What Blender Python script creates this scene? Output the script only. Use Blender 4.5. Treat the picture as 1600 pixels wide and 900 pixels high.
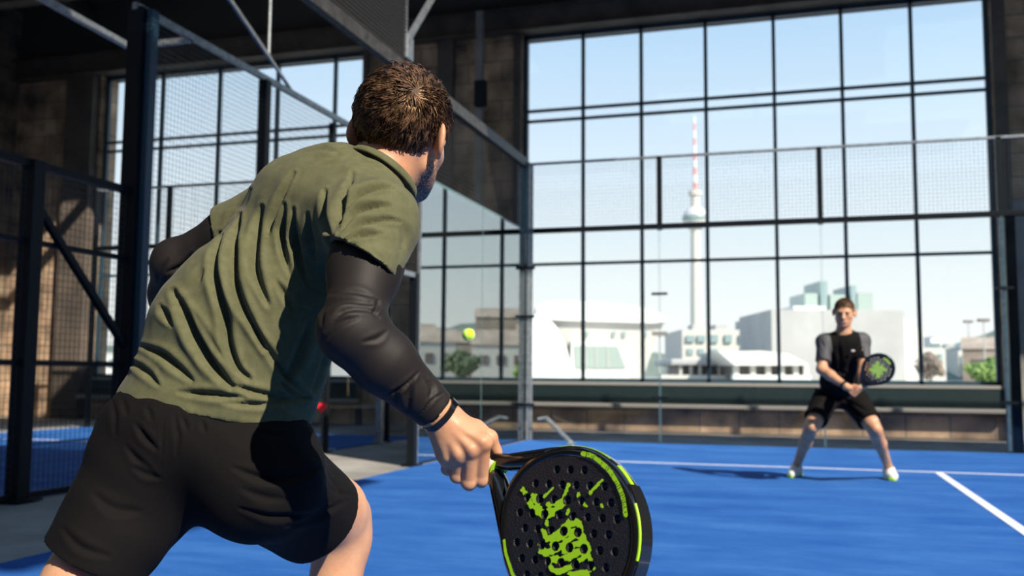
import bpy, bmesh, math, random
import numpy as np
from mathutils import Vector, Matrix, Quaternion

for _o in list(bpy.data.objects):
    bpy.data.objects.remove(_o, do_unlink=True)
scene = bpy.context.scene
COL = scene.collection
rng = np.random.default_rng(7)
random.seed(7)

# ------------------------------------------------------------------ camera
ROOF_X = 2.0
FPX, YAW, PITCH, ROLL = 1491.0, -0.2915, 0.0904, 0.0075
CAM = np.array([0.0, 0.0, 0.922])
_cy, _sy, _cp, _sp = math.cos(YAW), math.sin(YAW), math.cos(PITCH), math.sin(PITCH)
CF = np.array([_sy * _cp, _cy * _cp, _sp])
_r = np.array([_cy, -_sy, 0.0]); _u = np.cross(_r, CF)
CR = math.cos(ROLL) * _r + math.sin(ROLL) * _u
CU = -math.sin(ROLL) * _r + math.cos(ROLL) * _u
cam_data = bpy.data.cameras.new('camera')
cam = bpy.data.objects.new('camera', cam_data); COL.objects.link(cam)
cam.matrix_world = Matrix(((CR[0], CU[0], -CF[0], CAM[0]), (CR[1], CU[1], -CF[1], CAM[1]),
                           (CR[2], CU[2], -CF[2], CAM[2]), (0, 0, 0, 1)))
cam_data.sensor_width = 36.0
cam_data.lens = FPX / 1600 * 36.0
cam_data.clip_start = 0.05; cam_data.clip_end = 4000
cam_data.dof.use_dof = True
cam_data.dof.focus_distance = 1.80
cam_data.dof.aperture_fstop = 4.4
scene.camera = cam

# ------------------------------------------------------------------ sky, sun, exposure
scene.view_settings.view_transform = 'Standard'
scene.view_settings.look = 'None'
scene.view_settings.exposure = 0.25
scene.view_settings.gamma = 1.0
scene.view_settings.use_curve_mapping = False
world = bpy.data.worlds.new('sky'); scene.world = world; world.use_nodes = True
wn, wl = world.node_tree.nodes, world.node_tree.links
wn.clear()
wo = wn.new('ShaderNodeOutputWorld'); bg = wn.new('ShaderNodeBackground'); bg.inputs['Strength'].default_value = 1.0
tc = wn.new('ShaderNodeTexCoord'); sx = wn.new('ShaderNodeSeparateXYZ'); cr = wn.new('ShaderNodeValToRGB')
wl.new(tc.outputs['Generated'], sx.inputs[0]); wl.new(sx.outputs['Z'], cr.inputs[0])
wl.new(cr.outputs[0], bg.inputs[0]); wl.new(bg.outputs[0], wo.inputs[0])
e = cr.color_ramp.elements
e[0].position = 0.0; e[0].color = (1.08, 1.06, 1.00, 1)
e[1].position = 1.0; e[1].color = (0.20, 0.40, 0.80, 1)
for p_, c_ in ((0.07, (0.98, 0.99, 0.97, 1)), (0.16, (0.78, 0.87, 0.93, 1)), (0.36, (0.44, 0.64, 0.86, 1))):
    q = e.new(p_); q.color = c_
SUN_AZ, SUN_EL = math.radians(-36), math.radians(39)     # azimuth from +x
SUN_DIR = np.array([math.cos(SUN_AZ) * math.cos(SUN_EL), math.sin(SUN_AZ) * math.cos(SUN_EL), math.sin(SUN_EL)])
sd = bpy.data.lights.new('sun', 'SUN'); sd.energy = 6.5; sd.angle = math.radians(0.6); sd.color = (1.0, 0.885, 0.745)
sun = bpy.data.objects.new('sun', sd); COL.objects.link(sun)
sun.rotation_mode = 'QUATERNION'
sun.rotation_quaternion = Vector((0, 0, 1)).rotation_difference(Vector(SUN_DIR))
sun.location = (12, -3, 12)

def ray(x, y):
    return CF + CR * (x - 800) / FPX - CU * (y - 450) / FPX
def at(x, y, depth):
    """world point seen at photo position x, y at a distance `depth` along the lens axis"""
    return CAM + ray(x, y) * depth
def proj(P):
    d = P - CAM; z = d @ CF
    return 800 + FPX * (d @ CR) / z, 450 - FPX * (d @ CU) / z
def cvec(x, y, z):
    """direction: right, down, away"""
    return CR * x - CU * y + CF * z

# ------------------------------------------------------------------ object helpers
def tag(o, label=None, cat=None, group=None, kind=None):
    if label: o['label'] = label
    if cat: o['category'] = cat
    if group: o['group'] = group
    if kind: o['kind'] = kind
    return o
def wloc(o):
    v = Vector((0, 0, 0))
    while o is not None:
        v += o.location; o = o.parent
    return v
def empty(name, loc, label=None, cat=None, group=None):
    o = bpy.data.objects.new(name, None); COL.objects.link(o); o.location = loc
    o.empty_display_size = 0.1
    return tag(o, label, cat, group)
def link_mesh(name, me, mat, parent=None, loc=None):
    """verts of `me` are in world space; the object's origin goes to `loc`"""
    o = bpy.data.objects.new(name, me); COL.objects.link(o)
    if mat is not None:
        for m in (mat if isinstance(mat, (list, tuple)) else [mat]): me.materials.append(m)
    base = Vector(loc) if loc is not None else (wloc(parent) if parent is not None else Vector((0, 0, 0)))
    me.transform(Matrix.Translation(-base))
    if parent is not None:
        o.parent = parent; o.location = base - wloc(parent)
    else:
        o.location = base
    return o
def mesh_np(V, Fq, smooth=True):
    me = bpy.data.meshes.new('mesh')
    V = np.asarray(V, np.float32); Fq = np.asarray(Fq, np.int32)
    n, k = Fq.shape
    me.vertices.add(len(V)); me.vertices.foreach_set('co', V.ravel())
    me.loops.add(n * k); me.loops.foreach_set('vertex_index', Fq.ravel())
    me.polygons.add(n); me.polygons.foreach_set('loop_start', np.arange(0, n * k, k, dtype=np.int32))
    me.polygons.foreach_set('loop_total', np.full(n, k, np.int32))
    me.update(calc_edges=True); me.validate()
    if smooth: me.polygons.foreach_set('use_smooth', np.ones(len(me.polygons), bool))
    return me

class MB:
    def __init__(s): s.v = []; s.f = []; s.mi = []
    def add(s, vs, fs, m=0):
        b = len(s.v); s.v += [tuple(float(c) for c in p) for p in vs]
        s.f += [tuple(b + i for i in f) for f in fs]; s.mi += [m] * len(fs); return s
    def box(s, lo, hi, m=0):
        x0, y0, z0 = lo; x1, y1, z1 = hi
        return s.add([(x0,y0,z0),(x1,y0,z0),(x1,y1,z0),(x0,y1,z0),(x0,y0,z1),(x1,y0,z1),(x1,y1,z1),(x0,y1,z1)],
                     [(0,3,2,1),(4,5,6,7),(0,1,5,4),(1,2,6,5),(2,3,7,6),(3,0,4,7)], m)
    def obox(s, c, ax, h, m=0):
        c = np.array(c, float); A = [np.array(a, float) * k for a, k in zip(ax, h)]
        vs = [c + i * A[0] + j * A[1] + k * A[2] for k in (-1, 1) for (i, j) in ((-1,-1),(1,-1),(1,1),(-1,1))]
        return s.add(vs, [(0,3,2,1),(4,5,6,7),(0,1,5,4),(1,2,6,5),(2,3,7,6),(3,0,4,7)], m)
    def bar(s, p, q, w, t=None, up=(0,0,1), m=0):
        p = np.array(p, float); q = np.array(q, float); d = q - p; L = np.linalg.norm(d); d /= L
        up = np.array(up, float)
        if abs(d @ up) > .98: up = np.array((0, 1., 0))
        a = np.cross(d, up); a /= np.linalg.norm(a); b = np.cross(a, d)
        return s.obox((p + q) / 2, (a, b, d), (w / 2, (t or w) / 2, L / 2), m)
    def cyl(s, p, q, r, r2=None, n=16, m=0, caps=True):
        p = np.array(p, float); q = np.array(q, float); d = q - p; d /= np.linalg.norm(d)
        up = np.array((0, 0, 1.)) if abs(d[2]) < .95 else np.array((1., 0, 0))
        a = np.cross(d, up); a /= np.linalg.norm(a); b = np.cross(d, a); r2 = r if r2 is None else r2
        an = [2 * math.pi * i / n for i in range(n)]
        vs = [p + r * (math.cos(t) * a + math.sin(t) * b) for t in an] + [q + r2 * (math.cos(t) * a + math.sin(t) * b) for t in an]
        fs = [(i, (i + 1) % n, n + (i + 1) % n, n + i) for i in range(n)]
        if caps: fs += [tuple(range(n))[::-1], tuple(range(n, 2 * n))]
        return s.add(vs, fs, m)
    def lathe(s, base, prof, n=32, m=0):
        b = np.array(base, float); vs = []; fs = []
        for (r, z) in prof:
            vs += [b + np.array((r * math.cos(2*math.pi*i/n), r * math.sin(2*math.pi*i/n), z)) for i in range(n)]
        for k in range(len(prof) - 1):
            fs += [(k*n+i, k*n+(i+1)%n, (k+1)*n+(i+1)%n, (k+1)*n+i) for i in range(n)]
        return s.add(vs, fs, m)
    def prism(s, pts, dv, m=0):
        """pts: ordered 3-D outline, extruded by dv"""
        n = len(pts); dv = np.array(dv, float)
        vs = [np.array(p, float) for p in pts]; vs += [p + dv for p in vs]
        return s.add(vs, [tuple(range(n))[::-1], tuple(range(n, 2*n))] + [(i, (i+1)%n, n+(i+1)%n, n+i) for i in range(n)], m)
    def ball(s, c, r, n=24, rz=None, m=0):
        k = n // 2; rz = rz or r
        return s.lathe(c, [(max(1e-4, r*math.sin(math.pi*i/k)), -rz*math.cos(math.pi*i/k)) for i in range(k+1)], n, m)
    def build(s, name, mat, parent=None, smooth=False, bevel=0, loc=None, seg=2):
        me = bpy.data.meshes.new(name); me.from_pydata(s.v, [], s.f); me.validate()
        if any(s.mi) and len(me.polygons) == len(s.mi): me.polygons.foreach_set('material_index', s.mi)
        bm = bmesh.new(); bm.from_mesh(me); bmesh.ops.recalc_face_normals(bm, faces=bm.faces); bm.to_mesh(me); bm.free()
        o = link_mesh(name, me, mat, parent, loc)
        if bevel:
            b = o.modifiers.new('bevel', 'BEVEL'); b.width = bevel; b.segments = seg; b.limit_method = 'ANGLE'
        if smooth:
            me.polygons.foreach_set('use_smooth', np.ones(len(me.polygons), bool))
            if smooth == 'auto':
                me.set_sharp_from_angle(angle=math.radians(38))
        return o

# ------------------------------------------------------------------ materials
def mat(name, color, rough=0.5, metal=0.0, **kw):
    m = bpy.data.materials.new(name); m.use_nodes = True
    b = m.node_tree.nodes['Principled BSDF']
    b.inputs['Base Color'].default_value = (*color, 1); b.inputs['Roughness'].default_value = rough
    b.inputs['Metallic'].default_value = metal
    for k, v in kw.items():
        b.inputs[k.replace('_', ' ')].default_value = v
    return m
def N(m): return m.node_tree.nodes, m.node_tree.links, m.node_tree.nodes['Principled BSDF']
def noise_col(m, c1, c2, scale=5, detail=4, lo=.35, hi=.65, coord='Object', stretch=None, rough=.6):
    n, l, b = N(m)
    t = n.new('ShaderNodeTexCoord'); mp = n.new('ShaderNodeMapping'); nz = n.new('ShaderNodeTexNoise'); r = n.new('ShaderNodeValToRGB')
    nz.inputs['Scale'].default_value = scale; nz.inputs['Detail'].default_value = detail; nz.inputs['Roughness'].default_value = rough
    if stretch: mp.inputs['Scale'].default_value = stretch
    l.new(t.outputs[coord], mp.inputs[0]); l.new(mp.outputs[0], nz.inputs['Vector']); l.new(nz.outputs['Fac'], r.inputs[0])
    r.color_ramp.elements[0].position = lo; r.color_ramp.elements[1].position = hi
    r.color_ramp.elements[0].color = (*c1, 1); r.color_ramp.elements[1].color = (*c2, 1)
    l.new(r.outputs[0], b.inputs['Base Color']); return r
def bump(m, scale, strength, dist=.002, detail=3, stretch=None):
    n, l, b = N(m)
    t = n.new('ShaderNodeTexCoord'); mp = n.new('ShaderNodeMapping'); nz = n.new('ShaderNodeTexNoise'); bp = n.new('ShaderNodeBump')
    if stretch: mp.inputs['Scale'].default_value = stretch
    nz.inputs['Scale'].default_value = scale; nz.inputs['Detail'].default_value = detail
    bp.inputs['Strength'].default_value = strength; bp.inputs['Distance'].default_value = dist
    l.new(t.outputs['Object'], mp.inputs[0]); l.new(mp.outputs[0], nz.inputs['Vector'])
    l.new(nz.outputs['Fac'], bp.inputs['Height']); l.new(bp.outputs[0], b.inputs['Normal'])
def glass(name, tint, ior, rough=0.0):
    m = bpy.data.materials.new(name); m.use_nodes = True; n, l = m.node_tree.nodes, m.node_tree.links; n.clear()
    o = n.new('ShaderNodeOutputMaterial'); mx = n.new('ShaderNodeMixShader'); tr = n.new('ShaderNodeBsdfTransparent')
    gl = n.new('ShaderNodeBsdfGlossy'); fr = n.new('ShaderNodeFresnel'); fr.inputs['IOR'].default_value = ior
    tr.inputs['Color'].default_value = (*tint, 1); gl.inputs['Roughness'].default_value = rough
    gl.inputs['Color'].default_value = (.93, .98, .97, 1)
    l.new(fr.outputs[0], mx.inputs[0]); l.new(tr.outputs[0], mx.inputs[1]); l.new(gl.outputs[0], mx.inputs[2]); l.new(mx.outputs[0], o.inputs[0])
    return m
def brick_mat(name, c1, c2, mortar, scale=1.0, axis='xz'):
    m = mat(name, c1, .9); n, l, b = N(m)
    t = n.new('ShaderNodeTexCoord'); s = n.new('ShaderNodeSeparateXYZ'); c = n.new('ShaderNodeCombineXYZ')
    l.new(t.outputs['Object'], s.inputs[0]); l.new(s.outputs['X' if axis == 'xz' else 'Y'], c.inputs[0]); l.new(s.outputs['Z'], c.inputs[1])
    bk = n.new('ShaderNodeTexBrick'); bk.inputs['Scale'].default_value = scale
    bk.inputs['Brick Width'].default_value = .62; bk.inputs['Row Height'].default_value = .36; bk.inputs['Mortar Size'].default_value = .016
    bk.inputs['Color1'].default_value = (*c1, 1); bk.inputs['Color2'].default_value = (*c2, 1); bk.inputs['Mortar'].default_value = (*mortar, 1)
    l.new(c.outputs[0], bk.inputs['Vector'])
    nz = n.new('ShaderNodeTexNoise'); nz.inputs['Scale'].default_value = 2.2; nz.inputs['Detail'].default_value = 6
    l.new(t.outputs['Object'], nz.inputs['Vector'])
    rp = n.new('ShaderNodeValToRGB'); rp.color_ramp.elements[0].position = .3; rp.color_ramp.elements[1].position = .7
    rp.color_ramp.elements[0].color = (.35, .33, .30, 1); rp.color_ramp.elements[1].color = (1.5, 1.35, 1.2, 1)
    mx = n.new('ShaderNodeMix'); mx.data_type = 'RGBA'; mx.blend_type = 'MULTIPLY'; mx.inputs[0].default_value = 1
    l.new(nz.outputs['Fac'], rp.inputs[0]); l.new(bk.outputs['Color'], mx.inputs[6]); l.new(rp.outputs[0], mx.inputs[7]); l.new(mx.outputs[2], b.inputs['Base Color'])
    bp = n.new('ShaderNodeBump'); bp.inputs['Strength'].default_value = .6; bp.inputs['Distance'].default_value = .01
    l.new(bk.outputs['Fac'], bp.inputs['Height']); bp.invert = True; l.new(bp.outputs[0], b.inputs['Normal'])
    return m

M = {}
M['turf'] = mat('blue_turf', (.02, .12, .5), .9, Specular_IOR_Level=.15)
noise_col(M['turf'], (.004, .068, .31), (.050, .18, .49), 1.5, 9, .28, .78, stretch=(.6, 1.7, 1), rough=.72)
bump(M['turf'], 260, .5, .004)
M['sand'] = mat('turf_line', (.75, .80, .85), .9)
M['concrete'] = mat('concrete', (.3, .3, .29), .85); noise_col(M['concrete'], (.22, .215, .20), (.36, .35, .33), 1.2, 6); bump(M['concrete'], 40, .2)
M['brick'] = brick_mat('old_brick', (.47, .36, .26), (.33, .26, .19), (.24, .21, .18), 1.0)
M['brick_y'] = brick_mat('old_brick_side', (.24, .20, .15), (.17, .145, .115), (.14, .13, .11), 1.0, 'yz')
M['plaster'] = mat('grey_render', (.30, .30, .29), .9); noise_col(M['plaster'], (.20, .20, .19), (.36, .35, .33), 1.5, 6)
M['green_dark'] = mat('dark_green_paint', (.012, .028, .03), .5)
M['ledge'] = mat('stone_ledge', (.34, .33, .31), .8)
M['steel'] = mat('black_steel', (.006, .009, .012), .45, .0, Specular_IOR_Level=.22)
M['steel_blue'] = mat('window_steel', (.025, .065, .095), .45)  # lifted towards teal: lens veil is put into the steel colour
M['galv'] = mat('galvanised_steel', (.38, .42, .44), .42, .75); noise_col(M['galv'], (.26, .30, .32), (.46, .49, .50), 20, 3)
M['dark_beam'] = mat('brown_steel_beam', (.055, .045, .038), .7); noise_col(M['dark_beam'], (.07, .06, .05), (.13, .105, .085), 2, 5)
M['roof'] = mat('roof_sheet', (.06, .055, .05), .8)
M['wire'] = mat('mesh_wire', (.035, .05, .06), .5, .2)
M['wire_black'] = mat('black_net', (.04, .04, .038), .6)
M['glass'] = glass('court_glass', (.965, .98, .98), 1.33)
M['glass_side'] = glass('reflective_court_glass', (.55, .62, .62), 8.0)
M['pane'] = glass('window_pane', (.97, .985, .99), 1.35)
M['glass_edge'] = mat('glass_edge', (.25, .42, .42), .15, Alpha=.45)
M['white'] = mat('white_render', (.80, .80, .78), .8)
M['cream'] = mat('cream_render', (.62, .60, .55), .85)
M['grey_panel'] = mat('grey_cladding', (.36, .37, .37), .85); noise_col(M['grey_panel'], (.44, .44, .43), (.52, .52, .51), .15, 6)
M['ext_glass'] = mat('building_glass', (.30, .40, .40), .15)  # glass colour lightened in place of distance haze
M['ext_green'] = mat('greenish_glazing', (.40, .48, .44), .25)  # glazing tint paled to stand in for haze
M['ext_dark'] = mat('dark_opening', (.17, .15, .14), .6)
M['brown'] = mat('brown_facade', (.26, .19, .14), .9); noise_col(M['brown'], (.32, .26, .21), (.50, .41, .33), .4, 4)  # facade browns lifted; haze is mixed into the colour
M['ground'] = mat('outside_ground', (.38, .37, .34), .95)
M['foliage'] = mat('foliage', (.10, .20, .03), .8); noise_col(M['foliage'], (.12, .22, .05), (.34, .48, .14), 1.0, 5)
M['hill'] = mat('wooded_hill', (.05, .08, .05), .95); noise_col(M['hill'], (.14, .18, .15), (.22, .26, .21), .05, 6)
M['bark'] = mat('bark', (.10, .07, .05), .9)
M['tower'] = mat('tower_concrete', (.68, .64, .58), .7)  # concrete tone lightened to imitate haze over the distance
M['tower_steel'] = mat('tower_steel', (.72, .71, .70), .4, .15)
M['muted'] = mat('muted_foliage', (.16, .21, .12), .9); noise_col(M['muted'], (.11, .15, .08), (.24, .29, .17), 1.0, 5)
M['pale_red'] = mat('pale_red_paint', (.72, .30, .28), .6)  # even pale red for the faint far mast sections
M['red'] = mat('red_paint', (.85, .03, .05), .5)
M['ball'] = mat('ball_felt', (.50, .85, .02), .95, Sheen_Weight=.4); bump(M['ball'], 400, .5, .001)
# ================================================================== SETTING
M['rail_dark'] = mat('dark_grey_rail', (.035, .035, .036), .5); noise_col(M['rail_dark'], (.02, .02, .02), (.06, .058, .055), 14, 4)
def struct(mb, name, m, **k):
    o = mb.build(name, m, **k); o['kind'] = 'structure'; return o
YW = 15.8                                            # inner face of the window wall
struct(MB().box((-16.5, -6.6, -.12), (13, 16.4, -.012)), 'floor', M['concrete'])
struct(MB().box((-3.70, -5, -.012), (6.7, 13.17, .0)), 'floor_blue_court', M['turf'])
struct(MB().box((-11.4, -1, -.012), (-5.42, 13.25, .0)), 'floor_left_court', M['turf'])
# painted lines of the near court
LN = .05
lm = MB().box((-3.70, 10.26 - LN / 2, 0), (6.5, 10.26 + LN / 2, .003)).box((1.288 - LN / 2 - .01, -1, 0), (1.288 + LN / 2 + .01, 10.22, .003))
struct(lm, 'trim_court_lines', M['sand'])
struct(MB().box((-11.4, 10.6, 0), (-5.42, 10.65, .003)), 'trim_left_court_line', M['sand'])
# window wall: piers, parapet, ledge, lintel
W1, W2 = (-13.5, -7.65), (-4.59, 2.93)
SILL, TOP = .78, 6.93
wall = MB()
wall.box((9.4, YW, 0), (13, YW + .5, TOP)).box((-16.5, YW, 0), (W1[0], YW + .5, TOP)).box((W1[1], YW, 0), (W2[0], YW + .5, TOP)).box((W2[1], YW, 0), (9.5, YW + .5, TOP))
for a, b in (W1, W2): wall.box((a, YW, 0), (b, YW + .5, SILL - .02))
struct(wall, 'wall_back', M['brick'])
for i, (a, b) in enumerate((W1, W2)):
    struct(MB().box((a, YW - .03, .46), (b, YW, SILL - .02)), 'trim_parapet_%d' % (i + 1), M['green_dark'])
    struct(MB().box((a - .1, YW - .22, .40), (b + .1, YW, .46)), 'trim_ledge_%d' % (i + 1), M['ledge'], bevel=.01)
    struct(MB().box((a, YW - .04, SILL - .02), (b, YW + .5, SILL + .03)), 'trim_sill_%d' % (i + 1), M['ledge'])
struct(MB().box((2.93, YW - .05, 0), (9.5, YW, 3.6)), 'trim_render_pier', M['plaster'])
# dark brown strips standing proud of the piers and window sides
struct(MB().box((-6.15, YW - .10, 0), (-5.85, YW, TOP)).box((-7.65, YW - .06, 0), (-7.55, YW, TOP)).box((-4.72, YW - .06, 0), (-4.59, YW, TOP)).box((2.93, YW - .08, 0), (3.12, YW, TOP)).box((-14.2, YW - .2, 0), (-13.55, YW, TOP)), 'trim_pier_steel', M['dark_beam'])
def window(idx, a, b, mull):
    fr = empty('window_%d' % idx, ((a + b) / 2, YW + .2, SILL)); fr['kind'] = 'structure'
    y0, y1 = YW + .14, YW + .22
    m = MB()
    m.box((a, y0, SILL), (a + .07, y1, TOP)).box((b - .07, y0, SILL), (b, y1, TOP))
    m.box((a, y0, TOP - .06), (b, y1, TOP)).box((a, y0, SILL + .03), (b, y1, SILL + .09))
    for x in mull: m.box((x - .028, y0, SILL), (x + .028, y1, TOP))
    for z in (2.835, 5.385, 5.57): m.box((a, y0 + .01, z - .024), (b, y1 - .01, z + .024))
    m.build('window_frame', M['steel_blue'], fr)
    xs = [a] + list(mull) + [b]; zs = [SILL, 2.835, 5.385, 5.57, TOP]
    for i in range(len(xs) - 1):
        for j in range(len(zs) - 1):
            MB().box((xs[i], y0 + .035, zs[j]), (xs[i + 1], y0 + .041, zs[j + 1])).build('pane', M['pane'], fr)
window(1, W1[0], W1[1], (-12.16, -10.84, -9.55, -8.32))
window(2, W2[0], W2[1], (-3.52, -2.5, -1.41, -.30, .76, 1.81))
# left wall with a tall dusty steel window in it
wl_ = MB()
wl_.box((-16.5, 13.6, 0), (-15.6, YW, 8.5)).box((-16.5, -5, 0), (-15.6, 8.0, 8.5)).box((-16.5, -6.2, 0), (-15.6, -5, 8.5)).box((-16.5, 8, 0), (-15.6, 13.6, 1.2)).box((-16.5, 8, 6.6), (-15.6, 13.6, 8.5))
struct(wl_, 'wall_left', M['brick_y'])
fr = MB()
for y in (8.0, 9.4, 10.8, 12.2, 13.55): fr.box((-15.9, y - .04, 1.2), (-15.82, y + .04, 6.6))
for z in (1.2, 2.9, 4.7, 6.55): fr.box((-15.9, 8, z - .03), (-15.82, 13.6, z + .03))
w3 = empty('window_3', (-15.86, 10.8, 1.2)); w3['kind'] = 'structure'
fr.build('window_frame', M['steel_blue'], w3)
MB().box((-15.87, 8, 1.2), (-15.86, 13.6, 6.6)).build('pane', M['pane'], w3)
# roof: lintel beam, purlins, sheet
def ibeam(p, q, h, w, name):
    m = MB(); p = np.array(p, float); q = np.array(q, float); t = .03
    for dz, ww, hh in ((0, w, t), (h - t, w, t)): m.bar(p + (0, 0, dz + t / 2), q + (0, 0, dz + t / 2), ww, hh)
    m.bar(p + (0, 0, h / 2), q + (0, 0, h / 2), .02, h - t)
    return m
struct(ibeam((-16.4, YW - .12, TOP), (9.5, YW - .12, TOP), .42, .24, 'x'), 'trim_lintel_beam', M['dark_beam'])
struct(MB().box((-16.5, YW, TOP), (13, YW + .5, 8.6)), 'wall_gable', M['roof'])
struct(ibeam((-16.4, 13.6, 7.6), (ROOF_X, 13.6, 7.6), .5, .26, 'x'), 'trim_cross_beam', M['dark_beam'])
struct(ibeam((-16.4, 9.4, 7.7), (ROOF_X, 9.4, 7.7), .5, .26, 'x'), 'trim_cross_beam.001', M['dark_beam'])
for i, x in enumerate((-13.8, -9.6, -5.6, -1.0)):
    struct(MB().bar((x, -3, 8.3), (x, YW, 8.3), .14, .2), 'trim_purlin.%03d' % i, M['dark_beam'])
# unseen roof sheet; its gaps and bays are shaped for where sun falls
cl_ = MB()
for x0, x1, y0, y1 in ((-16.5, -10, -2.5, 16.3), (-10, -6, -2.5, 9), (-10, -6, 12.6, 16.3), (-6, -3.6, -2.5, 16.3), (-3.6, ROOF_X, -2.5, 3.2), (-3.6, ROOF_X, 8, 16.3), (ROOF_X, 5.0, -2.5, 1.5), (ROOF_X, 13, 10.5, 16.3)):
    cl_.box((x0, y0, 8.45), (x1, y1, 8.6))
struct(cl_, 'ceiling', M['roof'])
struct(MB().box((-16.5, -6.6, 0), (13, -6.1, 8.6)), 'wall_front', M['brick'])
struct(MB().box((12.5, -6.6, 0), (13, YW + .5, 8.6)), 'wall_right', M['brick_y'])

# ------------------------------------------------------------------ court enclosures
def netting(m, o, u, v, nu, nv, cell, th):
    """square wire netting spanned by u (nu metres) and v (nv metres) from o"""
    o = np.array(o, float); u = np.array(u, float); v = np.array(v, float); w = np.cross(u, v)
    k = int(nu / cell)
    for i in range(k + 1):
        m.obox(o + u * (i * nu / k) + v * nv / 2, (u, v, w), (th / 2, nv / 2, th / 2))
    k = int(nv / cell)
    for i in range(k + 1):
        m.obox(o + v * (i * nv / k) + u * nu / 2 + w * th, (u, v, w), (nu / 2, th / 2, th / 2))
XS, YB = -3.74, 13.20
def post(parent, x, y, h, w=.08, m='steel', foot=True):
    p = MB().box((x - w / 2, y - w / 2, 0), (x + w / 2, y + w / 2, h)).build('post', M[m], parent, bevel=.006)
    if foot: MB().box((x - w, y - w, 0), (x + w, y + w, .015)).build('base_plate', M[m], p)
    return p
# back of the near court
bk = empty('glass_court_wall', ((XS + 4.5) / 2, YB, 0), 'glass back wall of the blue court with black top rail and wire mesh above, behind the crouching player', 'court wall')
J = [-3.70, -1.828, .315, 2.493, 4.6, 6.7]
for i in range(5):
    g = MB().box((J[i] + .012, YB, .02), (J[i + 1] - .012, YB + .012, 2.97)).build('glass_panel', M['glass'], bk)
    m = MB()
    for (x0, x1, z0, z1) in ((J[i] + .006, J[i] + .012, .02, 2.97), (J[i+1] - .012, J[i+1] - .006, .02, 2.97)):
        m.box((x0, YB, z0), (x1, YB + .012, z1))
    m.build('glass_edge', M['glass_edge'], g)
for i in range(1, 6):
    MB().box((J[i] - .035, YB + .03, 2.95), (J[i] + .035, YB + .10, 4.0)).build('post', M['steel'], bk, bevel=.004)
for i in (3,):
    post(bk, J[i] + .1, YB + .10, 3.0, .12, 'steel')
    MB().box((J[i] - .03, YB + .014, 0), (J[i] + .02, YB + .05, 2.95)).build('clamp_strip', M['galv'], bk)
for x in (J[1], J[2]):
    MB().box((x - .012, YB + .016, 0.02), (x + .012, YB + .028, .95)).build('glass_fin', M['glass_edge'], bk)
for i in (1, 3):
    for z in (.62, 2.05):
        q = MB(); q.bar((J[i] - .11, YB - .008, z), (J[i] + .11, YB - .008, z), .02, .035)
        q.build('glass_clamp', M['steel'], bk)
MB().box((XS, YB + .01, 2.965), (6.7, YB + .09, 3.035)).build('top_rail', M['steel'], bk, bevel=.004)
MB().box((XS, YB + .03, 3.97), (6.7, YB + .07, 4.005)).build('mesh_rail', M['galv'], bk, bevel=.004)
nm = MB(); netting(nm, (XS, YB + .05, 3.04), (1, 0, 0), (0, 0, 1), 10.4, .93, .05, .0026); nm.build('wire_mesh', M['wire'], bk)
# side of the near court: two reflective glass panels and tall netting above
sdw = empty('glass_side_wall', (XS, 11.2, 0), 'reflective glass side wall of the blue court with dark netting above, meeting the corner post', 'court wall')
for (y0, y1) in ((9.16, 11.17), (11.19, 13.14)):
    g = MB().box((XS - .012, y0, .02), (XS, y1, 2.98)).build('glass_panel', M['glass_side'], sdw)
    MB().box((XS - .012, y0 - .008, .02), (XS, y0 - .001, 2.98)).build('glass_edge', M['glass_edge'], g)
post(sdw, XS - .03, 9.08, 1.95, .085)
MB().box((XS - .02, 9.12, 0), (XS + .01, 9.15, 2.98)).build('post', M['galv'], sdw)
MB().bar((XS - .03, 9.08, 1.93), (XS - .03, 7.9, 1.93), .05, .05).build('door_header', M['galv'], sdw)

MB().box((XS - .10, 13.03, 0), (XS - .06, 13.08, 4.0)).build('post', M['galv'], sdw)
MB().box((XS + .02, YB - .06, 0), (XS + .05, YB - .01, 4.0)).build('corner_strip', M['galv'], sdw, bevel=.004)
MB().box((XS + .06, YB - .05, 0), (XS + .10, YB - .02, 3.95)).build('corner_strip', M['galv'], sdw, bevel=.004)
MB().box((XS - .10, YB - .02, .02), (XS + .02, YB, 3.98)).build('glass_fin', M['glass_edge'], sdw)
for z in (2.45, 1.75, .5):
    MB().bar((XS - .04, YB - .07, z), (XS + .14, YB - .07, z), .03, .04).build('glass_clamp', M['steel'], sdw)
MB().box((XS - .06, 2.2, 3.92), (XS + .02, 13.2, 4.05)).build('mesh_rail', M['rail_dark'], sdw)
MB().box((XS - .04, 7.9, 2.98), (XS, 13.2, 3.01)).build('top_rail', M['glass_edge'], sdw)
nm = MB(); netting(nm, (XS - .03, 9.1, 3.03), (0, 1, 0), (0, 0, 1), 4.05, .92, .05, .003); nm.build('wire_mesh', M['wire_black'], sdw)
nm = MB(); netting(nm, (XS - .03, 3.6, 4.02), (0, 1, 0), (0, 0, 1), 5.13, 1.4, .04, .010); nm.build('upper_net', M['wire_black'], sdw)
MB().box((XS - .045, 8.71, 4.0), (XS - .015, 8.74, 5.42)).build('post', M['galv'], sdw)
# floodlight stay over the side wall
st = empty('roof_stay', (XS, 8.74, 4.05), 'grey steel stay rod slanting up from the netting just right of the head', 'stay rod')
MB().bar((XS, 8.70, 4.28), (XS, 11.9, 7.7), .05, .05).build('rod', M['galv'], st)
MB().obox((XS, 8.75, 4.22), ((1,0,0),(0,1,0),(0,0,1)), (.02, .08, .12)).build('gusset_plate', M['galv'], st, bevel=.01)
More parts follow.
